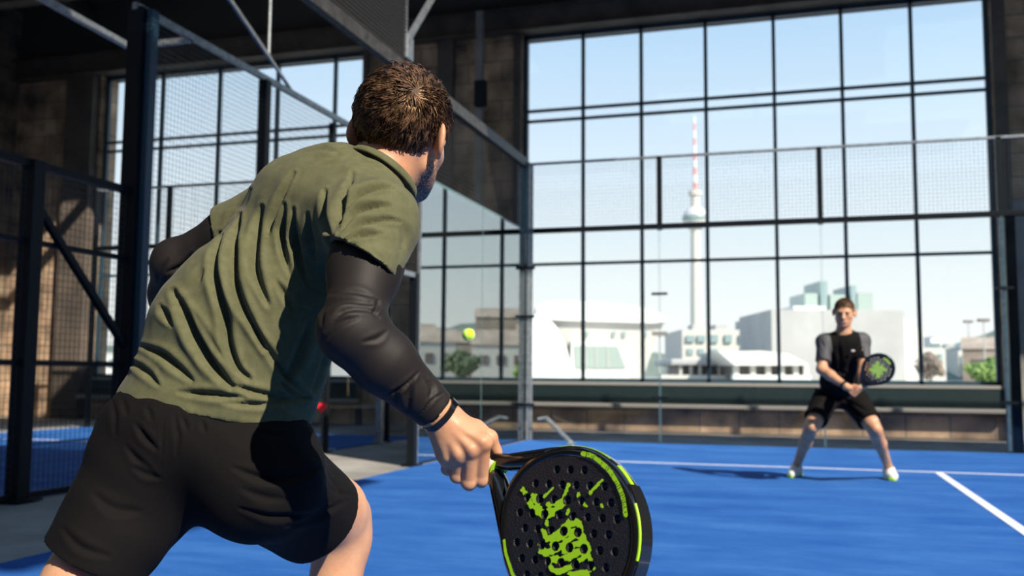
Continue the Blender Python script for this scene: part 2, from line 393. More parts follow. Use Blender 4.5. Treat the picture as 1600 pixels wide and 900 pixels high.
# left court: fence along the walkway
fx = -5.35
fe = empty('mesh_fence', (fx, 8.7, 0), 'tall black post fence of wire mesh between the walkway and the left court', 'fence')
post(fe, fx, 5.60, 2.46, .12); post(fe, fx, 6.69, 4.02, .15); post(fe, fx, 8.69, 4.0, .10); post(fe, fx, 10.22, 3.93, .07)
post(fe, fx, 3.9, 2.46, .10); post(fe, fx, 11.75, 3.98, .08, 'galv'); post(fe, fx, 12.0, 3.98, .06)
MB().box((fx + .085, 6.66, 0), (fx + .14, 6.75, 4.0)).build('post', M['steel_blue'], fe)
MB().box((fx - .02, 6.6, 3.99), (fx + .03, 13.3, 4.05)).build('top_rail', M['galv'], fe)
MB().box((fx - .03, 2.0, 2.40), (fx + .03, 6.66, 2.46)).build('top_rail', M['steel'], fe)
for z in (.03, .98, 1.86): MB().box((fx - .02, 2.0, z - .02), (fx + .02, 6.66, z + .02)).build('mid_rail', M['steel'], fe)
for z in (1.86,): MB().box((fx - .015, 6.7, z - .02), (fx + .015, 8.7, z + .02)).build('mid_rail', M['steel'], fe)
MB().bar((fx + .03, 5.62, 2.12), (fx + .03, 6.66, 1.10), .05, .05, up=(1, 0, 0)).build('brace', M['steel'], fe)
nm = MB(); netting(nm, (fx, 2.0, .05), (0, 1, 0), (0, 0, 1), 4.6, 2.36, .05, .003); nm.build('wire_mesh', M['wire'], fe)
nm = MB(); netting(nm, (fx, 6.75, .05), (0, 1, 0), (0, 0, 1), 3.45, 3.93, .05, .003); nm.build('wire_mesh', M['wire'], fe)
st2 = empty('roof_stay.001', (fx, 8.7, 4.05), 'thin grey tie rods crossing above the fence left of the head', 'stay rod')
MB().cyl((fx, 8.74, 4.3), (fx, 8.74, 8.3), .018).build('rod', M['galv'], st2)
MB().bar((fx, 8.74, 4.28), (fx, 5.9, 5.55), .028, .04).build('rod', M['galv'], st2)
MB().bar((fx, 8.74, 4.28), (fx, 9.33, 4.0), .028, .03).build('rod', M['galv'], st2)
# roof tie that runs down to the tall post
tie = empty('roof_tie', (-6.0, 6.3, 4.0), 'grey steel tie bar sloping behind the tall black post at the upper left', 'tie bar')
MB().bar((-6.04, 7.41, 4.0), (-5.85, 4.8, 4.0), .06, .05).build('bar', M['galv'], tie)
MB().bar((-6.04, 7.41, 4.0), (-5.35, 7.41, 4.0), .05, .05).build('bracket', M['galv'], tie)
# back of the left court
lb = empty('glass_court_wall.001', (-8.4, 13.3, 0), 'glass back wall of the left court with black rail and mesh, seen through the fence', 'court wall')
JL = [-11.4, -9.96, -8.13, -6.6, -5.4]
for i in range(4): MB().box((JL[i] + .01, 13.3, .02), (JL[i + 1] - .01, 13.312, 2.97)).build('glass_panel', M['glass'], lb)
for x in JL[:4]: MB().box((x - .035, 13.33, 0 if x == -11.4 else 2.95), (x + .035, 13.40, 4.0)).build('post', M['steel'], lb)
MB().box((-11.4, 13.31, 2.96), (-5.35, 13.39, 3.03)).build('top_rail', M['steel'], lb)
MB().box((-11.4, 13.33, 3.97), (-5.35, 13.37, 4.01)).build('mesh_rail', M['galv'], lb)
nm = MB(); netting(nm, (-11.4, 13.35, 3.04), (1, 0, 0), (0, 0, 1), 6.05, .93, .05, .0026); nm.build('wire_mesh', M['wire'], lb)
# rain pipe on the pier
pp = empty('wall_pipe', (-5.27, 15.5, 0), 'grey vertical pipe with a dark box in front of the brick pier', 'pipe')
MB().box((-5.33, 15.42, 0.0), (-5.20, 15.52, 7.3)).build('pipe', M['plaster'], pp, bevel=.01)
MB().box((-5.30, 15.28, 5.55), (-5.10, 15.42, 6.0)).build('junction_box', M['steel'], pp, bevel=.01)
# heart sign and the pole lying by the court
def heart_pts(c, s, n=40):
    out = []
    for i in range(n):
        t = 2 * math.pi * i / n
        out.append((c[0] + s * 16 * math.sin(t) ** 3 / 16, c[1], c[2] + s * (13 * math.cos(t) - 5 * math.cos(2*t) - 2 * math.cos(3*t) - math.cos(4*t)) / 16))
    return out
_h = CAM + ray(502, 636) * ((9.8 - CAM[1]) / ray(502, 636)[1])
hs = MB().prism(heart_pts((_h[0], 9.8, _h[2]), .062), (0, .02, 0)).build('heart_sign', M['red'], loc=(_h[0], 9.8, 0))
tag(hs, 'small red heart shaped sign seen just right of the shirt hem', 'sign')
hp = MB().box((_h[0] - .008, 9.82, 0), (_h[0] + .008, 9.84, _h[2])).build('stake', M['steel'], hs)
pl = empty('metal_pole', (-3.3, 12.6, 0), 'bent grey metal pole standing at the foot of the glass just above the racket', 'pole')
MB().cyl((-3.52, 13.05, .30), (-3.40, 13.05, .32), .022).cyl((-3.40, 13.05, .32), (-2.92, 12.5, .03), .03).build('tube', M['galv'], pl, smooth='auto')
MB().box((-2.96, 12.42, 0), (-2.86, 12.54, .03)).build('foot', M['galv'], pl)

# ================================================================== OUTSIDE
struct(MB().box((-2600, YW + .5, -.6), (2600, 3200, -.5)), 'ground', M['ground'])
RH = np.array([_cy, -_sy, 0.]); FH = np.array([_sy, _cy, 0.]); UZ = np.array([0, 0, 1.])
def gp(px, py, depth):                               # point outside, by bearing and distance
    return at(px, py, depth)
def face_box(m, x0, x1, y0, y1, depth, thick, mi=0, ground=False):
    """box whose front face spans the given bearings / heights at a distance"""
    s = depth / FPX
    a = at((x0 + x1) / 2, (y0 + y1) / 2, depth)
    w = (x1 - x0) * s / 2; h = (y1 - y0) * s / 2
    if ground:
        top = at((x0 + x1) / 2, y0, depth)[2]; h = (top + .5) / 2; a[2] = top - h
    m.obox(a + FH * thick / 2, (RH, FH, UZ), (w, thick / 2, h), mi); return m
def bld(name, label, x, depth, cat='building', group=None):
    b = at(x, 590, depth); b[2] = -.5; return empty(name, b, label, cat, group)
# vaulted white hall
D = 150
b = bld('vaulted_hall', 'long white hall with curved roof and sloping glazed front outside the window', 930, D)
pr_ = [(838, 600), (838, 476), (870, 470), (925, 471), (985, 477), (1020, 484), (1044, 496), (1046, 502)]
MB().prism([at(x, y, D + 4) for x, y in pr_ + [(1020, 505), (860, 500)]], FH * 40).build('roof', M['white'], b)
MB().prism([at(x, y, D + 5) for x, y in ((838, 606), (838, 495), (1038, 502), (1015, 560), (1000, 606))], FH * 30).build('wall', M['cream'], b)
MB().prism([at(x, y, D + 2) for x, y in ((890, 606), (893, 532), (968, 534), (985, 606))], FH * 6).build('porch', M['white'], b)
m = MB(); m.prism([at(x, y, D + 1.8) for x, y in ((899, 575), (897, 540), (965, 541), (978, 575))], FH * .15)
g = m.build('sloping_window', M['ext_green'], b)
m = MB()
for x in (915, 932, 950): m.prism([at(x, 575, D + 1.7), at(x - 2, 540, D + 1.7), at(x - .6, 540, D + 1.7), at(x + 1.4, 575, D + 1.7)], FH * .1)
m.build('glazing_bar', M['cream'], g)
for x in (915, 957, 973, 1006): face_box(MB(), x, x + 5, 518, 526, D + 4.6, .5).build('window', M['ext_glass'], b)
# its domed end
d0 = at(838, 600, D - 8); s = (D - 8) / FPX
ring = []
m = MB(); n1, n2 = 20, 12
R1, R2 = 62 * s, 116 * s
vs = []
for j in range(n2 + 1):
    for i in range(n1 + 1):
        t = math.pi * i / n1; ph = math.pi / 2 * j / n2
        vs.append(d0 + RH * R1 * math.cos(t) * math.cos(ph) + FH * (10 - R1 * math.sin(t) * math.cos(ph)) + UZ * R2 * math.sin(ph))
fs = [(j*(n1+1)+i, j*(n1+1)+i+1, (j+1)*(n1+1)+i+1, (j+1)*(n1+1)+i) for j in range(n2) for i in range(n1)]
m.add(vs, fs); m.build('dome', M['white'], b, smooth=True)
# glazed office block
D = 222
b = bld('office_block', 'pale office block with a row of square windows behind the white pavilion', 1130, D)
face_box(MB(), 1066, 1203, 515, 600, D, 25, ground=True).build('wall', M['cream'], b)
face_box(MB(), 1160, 1200, 540, 600, D - 1, 8, ground=True).build('annex', M['grey_panel'], b)
for x in (1111, 1133, 1155, 1178): face_box(MB(), x, x + 11, 523, 535, D - .3, .6).build('window', M['ext_glass'], b)
for x in (1073, 1090): face_box(MB(), x, x + 12, 524, 534, D - .3, .6).build('window', M['ext_glass'], b)
for x in (1074, 1091, 1112): face_box(MB(), x, x + 9, 545, 554, D - .3, .6).build('window', M['ext_glass'], b)
for x0, x1, y0 in ((1082, 1100, 507), (1118, 1136, 507), (1158, 1172, 501)):
    face_box(MB(), x0, x1, y0, 516, D + 3, 6).build('plant_box', M['grey_panel'], b)
o = MB(); o.obox(at(1181, 506, D + 4), (RH, FH, UZ), (11 * D / FPX, 3, 8 * D / FPX)); o.build('tank', M['white'], b, bevel=1.0, seg=4, smooth='auto')
# pavilions
D = 105
b = bld('grey_roof_pavilion', 'low pavilion with a flat grey roof in the middle of the window view', 1085, D)
face_box(MB(), 1062, 1146, 572, 600, D, 8, ground=True).build('wall', M['ext_dark'], b)
face_box(MB(), 1048, 1148, 561, 571, D - 1.5, 12).build('roof', M['grey_panel'], b, bevel=.2)
face_box(MB(), 1030, 1148, 586, 600, D - 3, 1, ground=True).build('low_wall', M['cream'], b)
for x in (1062, 1078, 1092, 1106, 1122, 1142): face_box(MB(), x, x + 4, 571, 588, D - 1, .6).build('column', M['cream'], b)
D = 98
b = bld('white_roof_pavilion', 'low white pavilion with a shallow hipped roof and dark windows, left of the player', 1200, D)
face_box(MB(), 1148, 1262, 570, 600, D, 8, ground=True).build('wall', M['ext_dark'], b)
MB().prism([at(x, y, D - 1.5) for x, y in ((1122, 549), (1190, 548), (1232, 553), (1262, 568), (1262, 571), (1148, 571))], FH * 12).build('roof', M['white'], b)
face_box(MB(), 1146, 1268, 586, 600, D - 1.5, 1, ground=True).build('low_wall', M['white'], b)
for x in (1147, 1173, 1197, 1218, 1240, 1256): face_box(MB(), x, x + 8, 570, 588, D - .8, .8).build('column', M['cream'], b)
# grey blank block
D = 170
b = bld('grey_block', 'large windowless grey block with rooftop glass plant rooms behind the crouching player', 1310, D)
face_box(MB(), 1206, 1414, 484, 600, D, 24, ground=True).build('wall', M['grey_panel'], b)
face_box(MB(), 1414, 1432, 497, 600, D + 3, 20, ground=True).build('side_wing', M['white'], b)
face_box(MB(), 1432, 1444, 512, 600, D + 5, 20, ground=True).build('side_wing', M['cream'], b)
face_box(MB(), 1240, 1290, 478, 485, D + 3, 20).build('roof_curb', M['white'], b)
for x0, x1, y0 in ((1258, 1278, 458), (1282, 1293, 439), (1297, 1326, 460), (1330, 1338, 446), (1340, 1364, 457)):
    face_box(MB(), x0, x1, y0, 485, D + 8, 10).build('plant_room', M['ext_glass'] if x1 - x0 < 15 else M['ext_green'], b)
# tall tower
D = 1310; s = D / FPX
tb = at(1089, 585, D); tb[2] = -.5
b = empty('television_tower', tb, 'slender television tower with steel sphere and red and white mast outside the window', 'tower')
def TZ(y): return (585 - y) * s + .9
m = MB(); m.lathe(tb, [(13, 0), (9.0, 60), (8.0, TZ(510)), (6.6, TZ(350))], 32); m.build('shaft', M['tower'], b, smooth=True)
m = MB(); m.ball(tb + UZ * TZ(336), 17.5, 36); m.build('sphere', M['tower_steel'], b, smooth=True)
m = MB(); m.lathe(tb, [(17.6, TZ(340)), (18.3, TZ(338)), (18.3, TZ(334)), (17.6, TZ(332))], 36); m.build('window_band', M['ext_glass'], b, smooth=True)
m = MB(); m.lathe(tb, [(6.5, TZ(322)), (6.5, TZ(300)), (9, TZ(299)), (9, TZ(292)), (4, TZ(290)), (0.1, TZ(290))], 32); m.build('mast_base', M['tower'], b)
for i in range(10):
    y0 = 290 - i * 12; r0 = 3.2 - i * .22
    MB().cyl(tb + UZ * TZ(y0), tb + UZ * TZ(y0 - 12), r0, r0 - .2, 12).build('mast_section', M['white'] if i % 2 else M['pale_red'], b)
# far town, right
D = 420
rs = random.Random(3)
far = [(1440, 1478, 545), (1455, 1472, 528), (1478, 1500, 540), (1498, 1530, 548), (1512, 1528, 537), (1535, 1560, 552), (1545, 1552, 530), (1560, 1600, 545), (1600, 1660, 538), (1670, 1730, 548)]
far += [(560, 610, 553), (515, 560, 540), (440, 520, 555), (360, 430, 545), (300, 360, 552), (200, 290, 540), (120, 190, 553)]
for i, (x0, x1, y0) in enumerate(far):
    dd = D + (0, 45, 90, 20, 65)[i % 5]
    side = 'right' if x0 > 1000 else 'left'
    o = bld('town_building', 'distant pale town building in the blurred skyline at the far %s of the view' % side, (x0 + x1) / 2, dd, group='distant town buildings, far ' + side)
    face_box(MB(), x0, x1, y0, 600, dd, 14, ground=True).build('wall', M[['cream', 'white', 'grey_panel'][i % 3]], o)
    face_box(MB(), x0 + 3, x1 - 3, y0 - 2, y0, dd + 3, 12).build('roof', M['grey_panel'], o)
    for k in range(3):
        face_box(MB(), x0 + (x1 - x0) * (.12 + .3 * k), x0 + (x1 - x0) * (.27 + .3 * k), y0 + 8, y0 + 20, dd - .5, 1).build('window', M['ext_glass'], o)
# nearer white garage at the left, seen low between arm and shorts
b = bld('white_garage', 'white low building outside the left window, seen in the gap under the elbow', 480, 60)
face_box(MB(), 300, 600, 562, 600, 60, 10, ground=True).build('wall', M['white'], b)
face_box(MB(), 296, 604, 557, 562, 59, 12).build('roof', M['white'], b)
# brown town and wooded hill to the right (mirrored in the side glass)
def bear(yaw, dist, z=-.5): return np.array([math.sin(math.radians(yaw)) * dist, math.cos(math.radians(yaw)) * dist, z])
brn = [(10.5, 210, 14, 7), (12.5, 190, 11, 9), (14.5, 150, 9, 6), (15.8, 230, 10, 15), (17.2, 200, 14, 8), (19.2, 170, 9, 7), (21.2, 210, 13, 10), (23.0, 160, 8, 6), (24.8, 190, 12, 8), (27, 170, 10, 7)]
for i, (yw, ds, w, h) in enumerate(brn):
    c = bear(yw, ds)
    o = empty('town_house', c, 'distant brown or cream town house mirrored in the side glass wall', 'building', 'town houses mirrored in the side glass')
    d = np.array([math.sin(math.radians(yw)), math.cos(math.radians(yw)), 0]); a = np.array([d[1], -d[0], 0])
    mm = M['brown'] if i % 3 != 2 else M['cream']
    MB().obox(c + UZ * h / 2, (a, d, UZ), (w / 2, 5, h / 2)).build('wall', mm, o)
    MB().prism([c + a * (w / 2 + .3) - d * 5.3 + UZ * h, c - a * (w / 2 + .3) - d * 5.3 + UZ * h, c - a * (w / 2 + .3) + UZ * (h + 2.5), c + a * (w / 2 + .3) + UZ * (h + 2.5)], d * .4).prism([c + a * (w/2) - d*5 + UZ*h, c + a*(w/2) + d*5 + UZ*h, c + a*(w/2) + UZ*(h+2.4)], -a * w).build('roof', M['brown'], o)
    for k in (-1, 0, 1): MB().obox(c - d * 5.05 + a * k * w * .3 + UZ * h * .6, (a, d, UZ), (w * .08, .1, h * .12)).build('window', M['ext_dark'], o)
def hill(yaw0, yaw1, dist, hmax, seed, label):
    r = random.Random(seed); n = 60; m = MB(); rows = []
    for k, (dd, hh) in enumerate(((0, 0), (60, .75), (120, 1.0), (260, .6), (420, 0))):
        row = []
        for i in range(n + 1):
            yw = yaw0 + (yaw1 - yaw0) * i / n
            env = min(1, 4 * min(i, n - i) / n + .02)
            z = hh * hmax * env * (.86 + .10 * math.sin(i * .35 + seed) + .07 * r.random())
            row.append(bear(yw, dist + dd, -.6 + z))
        rows.append(row)
    vs = [p for row in rows for p in row]
    fs = [(k*(n+1)+i, k*(n+1)+i+1, (k+1)*(n+1)+i+1, (k+1)*(n+1)+i) for k in range(4) for i in range(n)]
    o = m.add(vs, fs).build('hill', M['hill'], smooth=True, loc=bear((yaw0 + yaw1) / 2, dist, -.6)); o['kind'] = 'structure'
hill(2, 40, 480, 40, 1, 'a'); hill(-34, 8, 900, 26, 2, 'b'); hill(-62, -30, 520, 22, 3, 'c')
# trees
def tree(c, h, r, seed, label, mname='foliage'):
    rr = random.Random(seed); c = np.array(c, float)
    o = empty('tree', c, label, 'tree')
    MB().cyl(c, c + UZ * h * .55, r * .09, r * .05, 10).build('trunk', M['bark'], o, smooth='auto')
    m = MB()
    for k in range(900):
        d = np.array([rr.gauss(0, 1), rr.gauss(0, 1), rr.gauss(0, 1)]); d /= np.linalg.norm(d)
        q = c + UZ * h * .64 + d * np.array([r, r, h * .36]) * rr.uniform(.55, 1.0) * (1 + .18 * math.sin(5 * d[0] + 3 * d[2] + seed))
        s = r * rr.uniform(.07, .15)
        a = np.array([rr.gauss(0, 1) for _ in range(3)]); a /= np.linalg.norm(a); b_ = np.cross(a, d); b_ /= np.linalg.norm(b_) + 1e-6
        cc = np.cross(a, b_)
        m.add([q + a * s, q + b_ * s, q - a * s, q - b_ * s, q + cc * s * .5, q - cc * s * .5], [(0,1,4),(1,2,4),(2,3,4),(3,0,4),(1,0,5),(2,1,5),(3,2,5),(0,3,5)])
    m.build('foliage', M[mname], o)
t = at(1556, 597, 72); t[2] = -.5; tree(t, 2.9, 1.9, 5, 'bright green tree outside the right end of the window')
t = at(1455, 597, 120); t[2] = -.5; tree(t, 4.6, 1.7, 6, 'brownish bare looking tree outside, right of the grey block', 'brown')
for i, (yw, ds) in enumerate(((11.5, 120), (16.6, 130), (22, 125))):
    tree(bear(yw, ds), 4.5, 2.6, 10 + i, ('left', 'middle', 'right')[i] + ' one of the green trees standing in front of the far town houses', 'muted')
for i, (x, y, dd) in enumerate(((1540, 500, 160), (1516, 502, 200), (1031, 521, 120))):
    b0 = at(x, 595, dd); b0[2] = -.5
    L = ('lamp mast with a flat head outside near the right end of the window', 'thinner lamp mast standing left of the one at the right end of the window', 'short lamp mast in front of the vaulted white hall')[i]
    o = empty('lamp_mast', b0, L, 'lamp mast')
    tp = at(x, y, dd)[2]
    MB().cyl(b0, b0 + UZ * (tp + .5), .16, .1, 8).build('pole', M['grey_panel'], o)
    MB().obox(b0 + UZ * (tp + .5), (RH, FH, UZ), (.9, .4, .25)).build('lamp_head', M['ext_dark'], o)
# ball in flight
bc = at(732, 523, 4.85)
bl = MB().ball(bc, .0325, 40).build('padel_ball', M['ball'], smooth=True, loc=bc)
tag(bl, 'bright yellow felt ball in flight in front of the side glass wall', 'ball')
sm = MB(); K = 64; pts = []
for i in range(K):
    t = 2 * math.pi * i / K; a_, b_ = .75, .25
    v = np.array([a_ * math.cos(t) + b_ * math.cos(3 * t), a_ * math.sin(t) - b_ * math.sin(3 * t), 2 * math.sqrt(a_ * b_) * math.sin(2 * t)])
    pts.append(bc + v / np.linalg.norm(v) * .0326)
for i in range(K): sm.cyl(pts[i], pts[(i + 1) % K], .0011, n=6)
sm.build('seam', M['white'], bl)
# ================================================================== IMPLICIT SURFACES (smooth organic bodies)
class Field:
    def __init__(s, lo, hi, h):
        s.lo = np.array(lo, np.float32); s.h = h
        s.n = np.ceil((np.array(hi) - np.array(lo)) / h).astype(int) + 1
        s.D = np.full(tuple(s.n), 0.5, np.float32)
    def sub(s, lo, hi):
        a = np.maximum(np.floor((np.array(lo) - s.lo) / s.h).astype(int), 0)
        b = np.minimum(np.ceil((np.array(hi) - s.lo) / s.h).astype(int) + 1, s.n)
        if (a >= b).any(): return None
        sl = tuple(slice(i, j) for i, j in zip(a, b))
        ax = [s.lo[k] + s.h * np.arange(a[k], b[k], dtype=np.float32) for k in range(3)]
        return sl, ax[0][:, None, None], ax[1][None, :, None], ax[2][None, None, :]
    def op(s, sl, d, k, cut):
        D = s.D[sl]
        if cut:
            d = -d
            if k > 0:
                h = np.maximum(k - np.abs(D - d), 0) / k; s.D[sl] = np.maximum(D, d) + h * h * k * .25
            else: s.D[sl] = np.maximum(D, d)
        else:
            if k > 0:
                h = np.maximum(k - np.abs(D - d), 0) / k; s.D[sl] = np.minimum(D, d) - h * h * k * .25
            else: s.D[sl] = np.minimum(D, d)
    def apply(s, prims):
        for p in prims:
            kind, k, cut = p[0], p[-2], p[-1]
            if kind == 'cone':
                _, a, b, ra, rb = p[:5]; a = np.array(a, np.float32); b = np.array(b, np.float32); mg = k + .03
                lo = np.minimum(a - ra, b - rb) - mg; hi = np.maximum(a + ra, b + rb) + mg
                g = s.sub(lo, hi)
                if g is None: continue
                sl, X, Y, Z = g; d = b - a; L2 = float(d @ d) + 1e-9
                t = np.clip(((X - a[0]) * d[0] + (Y - a[1]) * d[1] + (Z - a[2]) * d[2]) / L2, 0, 1)
                dist = np.sqrt((X - a[0] - t * d[0]) ** 2 + (Y - a[1] - t * d[1]) ** 2 + (Z - a[2] - t * d[2]) ** 2) - (ra + (rb - ra) * t)
                s.op(sl, dist, k, cut)
            elif kind == 'ell':
                _, c, ax, r = p[:4]; c = np.array(c, np.float32); ax = np.array(ax, np.float32); r = np.array(r, np.float32)
                ext = np.sqrt(((ax * r[:, None]) ** 2).sum(0)) + k + .03
                g = s.sub(c - ext, c + ext)
                if g is None: continue
                sl, X, Y, Z = g; x, y, z = X - c[0], Y - c[1], Z - c[2]; q0 = 0; q1 = 0
                for i in range(3):
                    u = (x * ax[i, 0] + y * ax[i, 1] + z * ax[i, 2]) / r[i]; q0 = q0 + u * u; q1 = q1 + (u / r[i]) ** 2
                k0 = np.sqrt(q0); dist = k0 * (k0 - 1) / np.maximum(np.sqrt(q1), 1e-5)
                s.op(sl, np.clip(dist, -.3, .5), k, cut)
            elif kind == 'plane':      # keep the side where (P-c).n < 0
                _, c, n_, rad = p[:4]; c = np.array(c, np.float32); n_ = np.array(n_, np.float32); n_ = n_ / np.linalg.norm(n_)
                g = s.sub(c - rad, c + rad)
                if g is None: continue
                sl, X, Y, Z = g
                d = (X - c[0]) * n_[0] + (Y - c[1]) * n_[1] + (Z - c[2]) * n_[2]
                R = np.sqrt((X - c[0]) ** 2 + (Y - c[1]) ** 2 + (Z - c[2]) ** 2) - rad
                s.op(sl, np.maximum(-d, R), k, True)
        return s
    def mesh(s):
        D = s.D; nx, ny, nz = D.shape; ins = D < 0
        c = [ins[i:nx-1+i, j:ny-1+j, k:nz-1+k] for i in (0, 1) for j in (0, 1) for k in (0, 1)]
        sm_ = np.zeros(c[0].shape, np.int8)
        for q in c: sm_ += q
        act = (sm_ > 0) & (sm_ < 8)
        idx = np.argwhere(act)
        ids = np.full(act.shape, -1, np.int32); ids[act] = np.arange(len(idx))
        P = np.zeros((len(idx), 3), np.float32); cnt = np.zeros(len(idx), np.float32)
        I = idx.T
        for axis in range(3):
            o1, o2 = [a for a in range(3) if a != axis]
            for u in (0, 1):
                for v in (0, 1):
                    off = [0, 0, 0]; off[o1] = u; off[o2] = v
                    a = D[I[0]+off[0], I[1]+off[1], I[2]+off[2]]; off2 = list(off); off2[axis] = 1
                    b = D[I[0]+off2[0], I[1]+off2[1], I[2]+off2[2]]
                    m = (a < 0) != (b < 0)
                    t = np.where(m, a / np.where(m, a - b, 1), 0)
                    pt = np.zeros((len(idx), 3), np.float32); pt[:, o1] = u; pt[:, o2] = v; pt[:, axis] = t
                    P += pt * m[:, None]; cnt += m
        P = (idx + P / cnt[:, None]) * s.h + s.lo
        Fs = []
        for axis in range(3):
            sl0 = [slice(None)] * 3; sl1 = [slice(None)] * 3; sl0[axis] = slice(0, -1); sl1[axis] = slice(1, None)
            a = ins[tuple(sl0)]; b = ins[tuple(sl1)]; e_ = np.argwhere(a != b)
            o1, o2 = (axis + 1) % 3, (axis + 2) % 3
            lim = np.array(act.shape)
            e_ = e_[(e_[:, o1] > 0) & (e_[:, o2] > 0) & (e_[:, o1] < lim[o1]) & (e_[:, o2] < lim[o2]) & (e_[:, axis] < lim[axis])]
            q = []
            for (u, v) in ((-1, -1), (0, -1), (0, 0), (-1, 0)):
                w = e_.copy(); w[:, o1] += u; w[:, o2] += v; q.append(ids[w[:, 0], w[:, 1], w[:, 2]])
            q = np.stack(q, 1); fl = a[e_[:, 0], e_[:, 1], e_[:, 2]]
            q[~fl] = q[~fl][:, ::-1]; Fs.append(q[(q >= 0).all(1)])
        return P, np.concatenate(Fs)
def cone(a, b, ra, rb, k=.02, cut=False): return ('cone', a, b, ra, rb, k, cut)
def ell(c, ax, r, k=.02, cut=False): return ('ell', c, ax, r, k, cut)
def plane(c, n, rad, k=0.0): return ('plane', c, n, rad, k, True)
def relax(V, Fq, it=1, w=.5):
    n = len(V); cnt = np.zeros(n)
    for k in range(4): cnt += np.bincount(Fq[:, k], minlength=n)
    for _ in range(it):
        c = V[Fq].mean(1); A = np.zeros((n, 3))
        for k in range(4):
            for j in range(3): A[:, j] += np.bincount(Fq[:, k], weights=c[:, j], minlength=n)
        A /= np.maximum(cnt, 1)[:, None]; V = V * (1 - w) + A * w
    return V
def normals(V, Fq):
    a = V[Fq[:, 2]] - V[Fq[:, 0]]; b = V[Fq[:, 3]] - V[Fq[:, 1]]; fn = np.cross(a, b); Nn = np.zeros((len(V), 3))
    for k in range(4):
        for j in range(3): Nn[:, j] += np.bincount(Fq[:, k], weights=fn[:, j], minlength=len(V))
    return Nn / np.maximum(np.linalg.norm(Nn, axis=1), 1e-12)[:, None]
def surf(prims, lo, hi, h, it=1):
    V, Fq = Field(lo, hi, h).apply(prims).mesh()
    used = np.unique(Fq); mp = np.full(len(V), -1); mp[used] = np.arange(len(used)); V = V[used]; Fq = mp[Fq]
    return relax(V.astype(np.float64), Fq, it), Fq
def bounds(pts, m): p = np.array(pts); return p.min(0) - m, p.max(0) + m
def drop_islands(V, Fq):
    """keep the largest connected piece"""
    n = len(V); lab = np.arange(n)
    for _ in range(400):
        mn = lab[Fq].min(1); new = lab.copy()
        for k in range(4): np.minimum.at(new, Fq[:, k], mn)
        new = new[new]
        if (new == lab).all(): break
        lab = new
    u, c = np.unique(lab[Fq[:, 0]], return_counts=True); keep = lab[Fq[:, 0]] == u[c.argmax()]
    Fq = Fq[keep]; used = np.unique(Fq); mp = np.full(n, -1); mp[used] = np.arange(len(used))
    return V[used], mp[Fq]
def join(parts):
    Vs, Fs, b = [], [], 0
    for V, Fq in parts: Vs.append(V); Fs.append(Fq + b); b += len(V)
    return np.concatenate(Vs), np.concatenate(Fs)
def wav(V, seed, freq, n=7):
    """smooth pseudo-random scalar on points, about -1..1"""
    r = np.random.default_rng(seed); out = np.zeros(len(V))
    for i in range(n):
        d = r.normal(size=3); d /= np.linalg.norm(d); out += np.sin(V @ d * freq * r.uniform(.6, 1.6) + r.uniform(0, 6.28))
    return out / math.sqrt(n)
def unit(v): v = np.array(v, float); return v / np.linalg.norm(v)
def polyline(pts, step=3.0):
    """dense Catmull-Rom samples"""
    p = np.array(pts, float); p = np.vstack([2*p[0]-p[1], p, 2*p[-1]-p[-2]]); out = []
    for i in range(1, len(p) - 2):
        n = max(2, int(np.linalg.norm(p[i+1] - p[i]) / step))
        for t in np.linspace(0, 1, n, endpoint=False):
            out.append(.5 * ((2*p[i]) + (p[i+1]-p[i-1])*t + (2*p[i-1]-5*p[i]+4*p[i+1]-p[i+2])*t*t + (-p[i-1]+3*p[i]-3*p[i+1]+p[i+2])*t**3))
    out.append(p[-2]); return np.array(out)
def creases(V, Nn, folds, gain=1.0):
    """press cloth folds (each a path, width, depth) into the surface that faces the lens side"""
    x, y = proj(V); facing = np.clip((Nn @ -CF) * 2.5 + .25, 0, 1); disp = np.zeros(len(V))
    for pts, w, dp in folds:
        Q = polyline(pts); nq = len(Q)
        lo = Q.min(0) - 4*w; hi = Q.max(0) + 4*w
        m = np.where((x > lo[0]) & (x < hi[0]) & (y > lo[1]) & (y < hi[1]) & (facing > 0))[0]
        if not len(m): continue
        P2 = np.stack([x[m], y[m]], 1)
        best = np.full(len(m), 1e9); bi = np.zeros(len(m), int)
        for j in range(nq):
            dd = ((P2 - Q[j]) ** 2).sum(1); u = dd < best; best[u] = dd[u]; bi[u] = j
        T = np.gradient(Q, axis=0); T /= np.linalg.norm(T, axis=1)[:, None] + 1e-9
        rel = P2 - Q[bi]; sd_ = rel[:, 0] * T[bi, 1] - rel[:, 1] * T[bi, 0]; along = (rel * T[bi]).sum(1)
        d = np.sqrt(best); t = bi / max(nq - 1, 1)
        env = np.sin(np.pi * np.clip(t * .88 + .06, 0, 1)) ** .7 * np.exp(-(along / (2*w)) ** 2)
        ww = w * (.55 + .45 * np.sin(np.pi * t))
        prof = -np.exp(-(d / ww) ** 2) + .32 * np.exp(-((d - 2.0 * ww) / (1.2 * ww)) ** 2)
        disp[m] += dp * prof * env
    return V + Nn * (disp * facing * gain)[:, None]

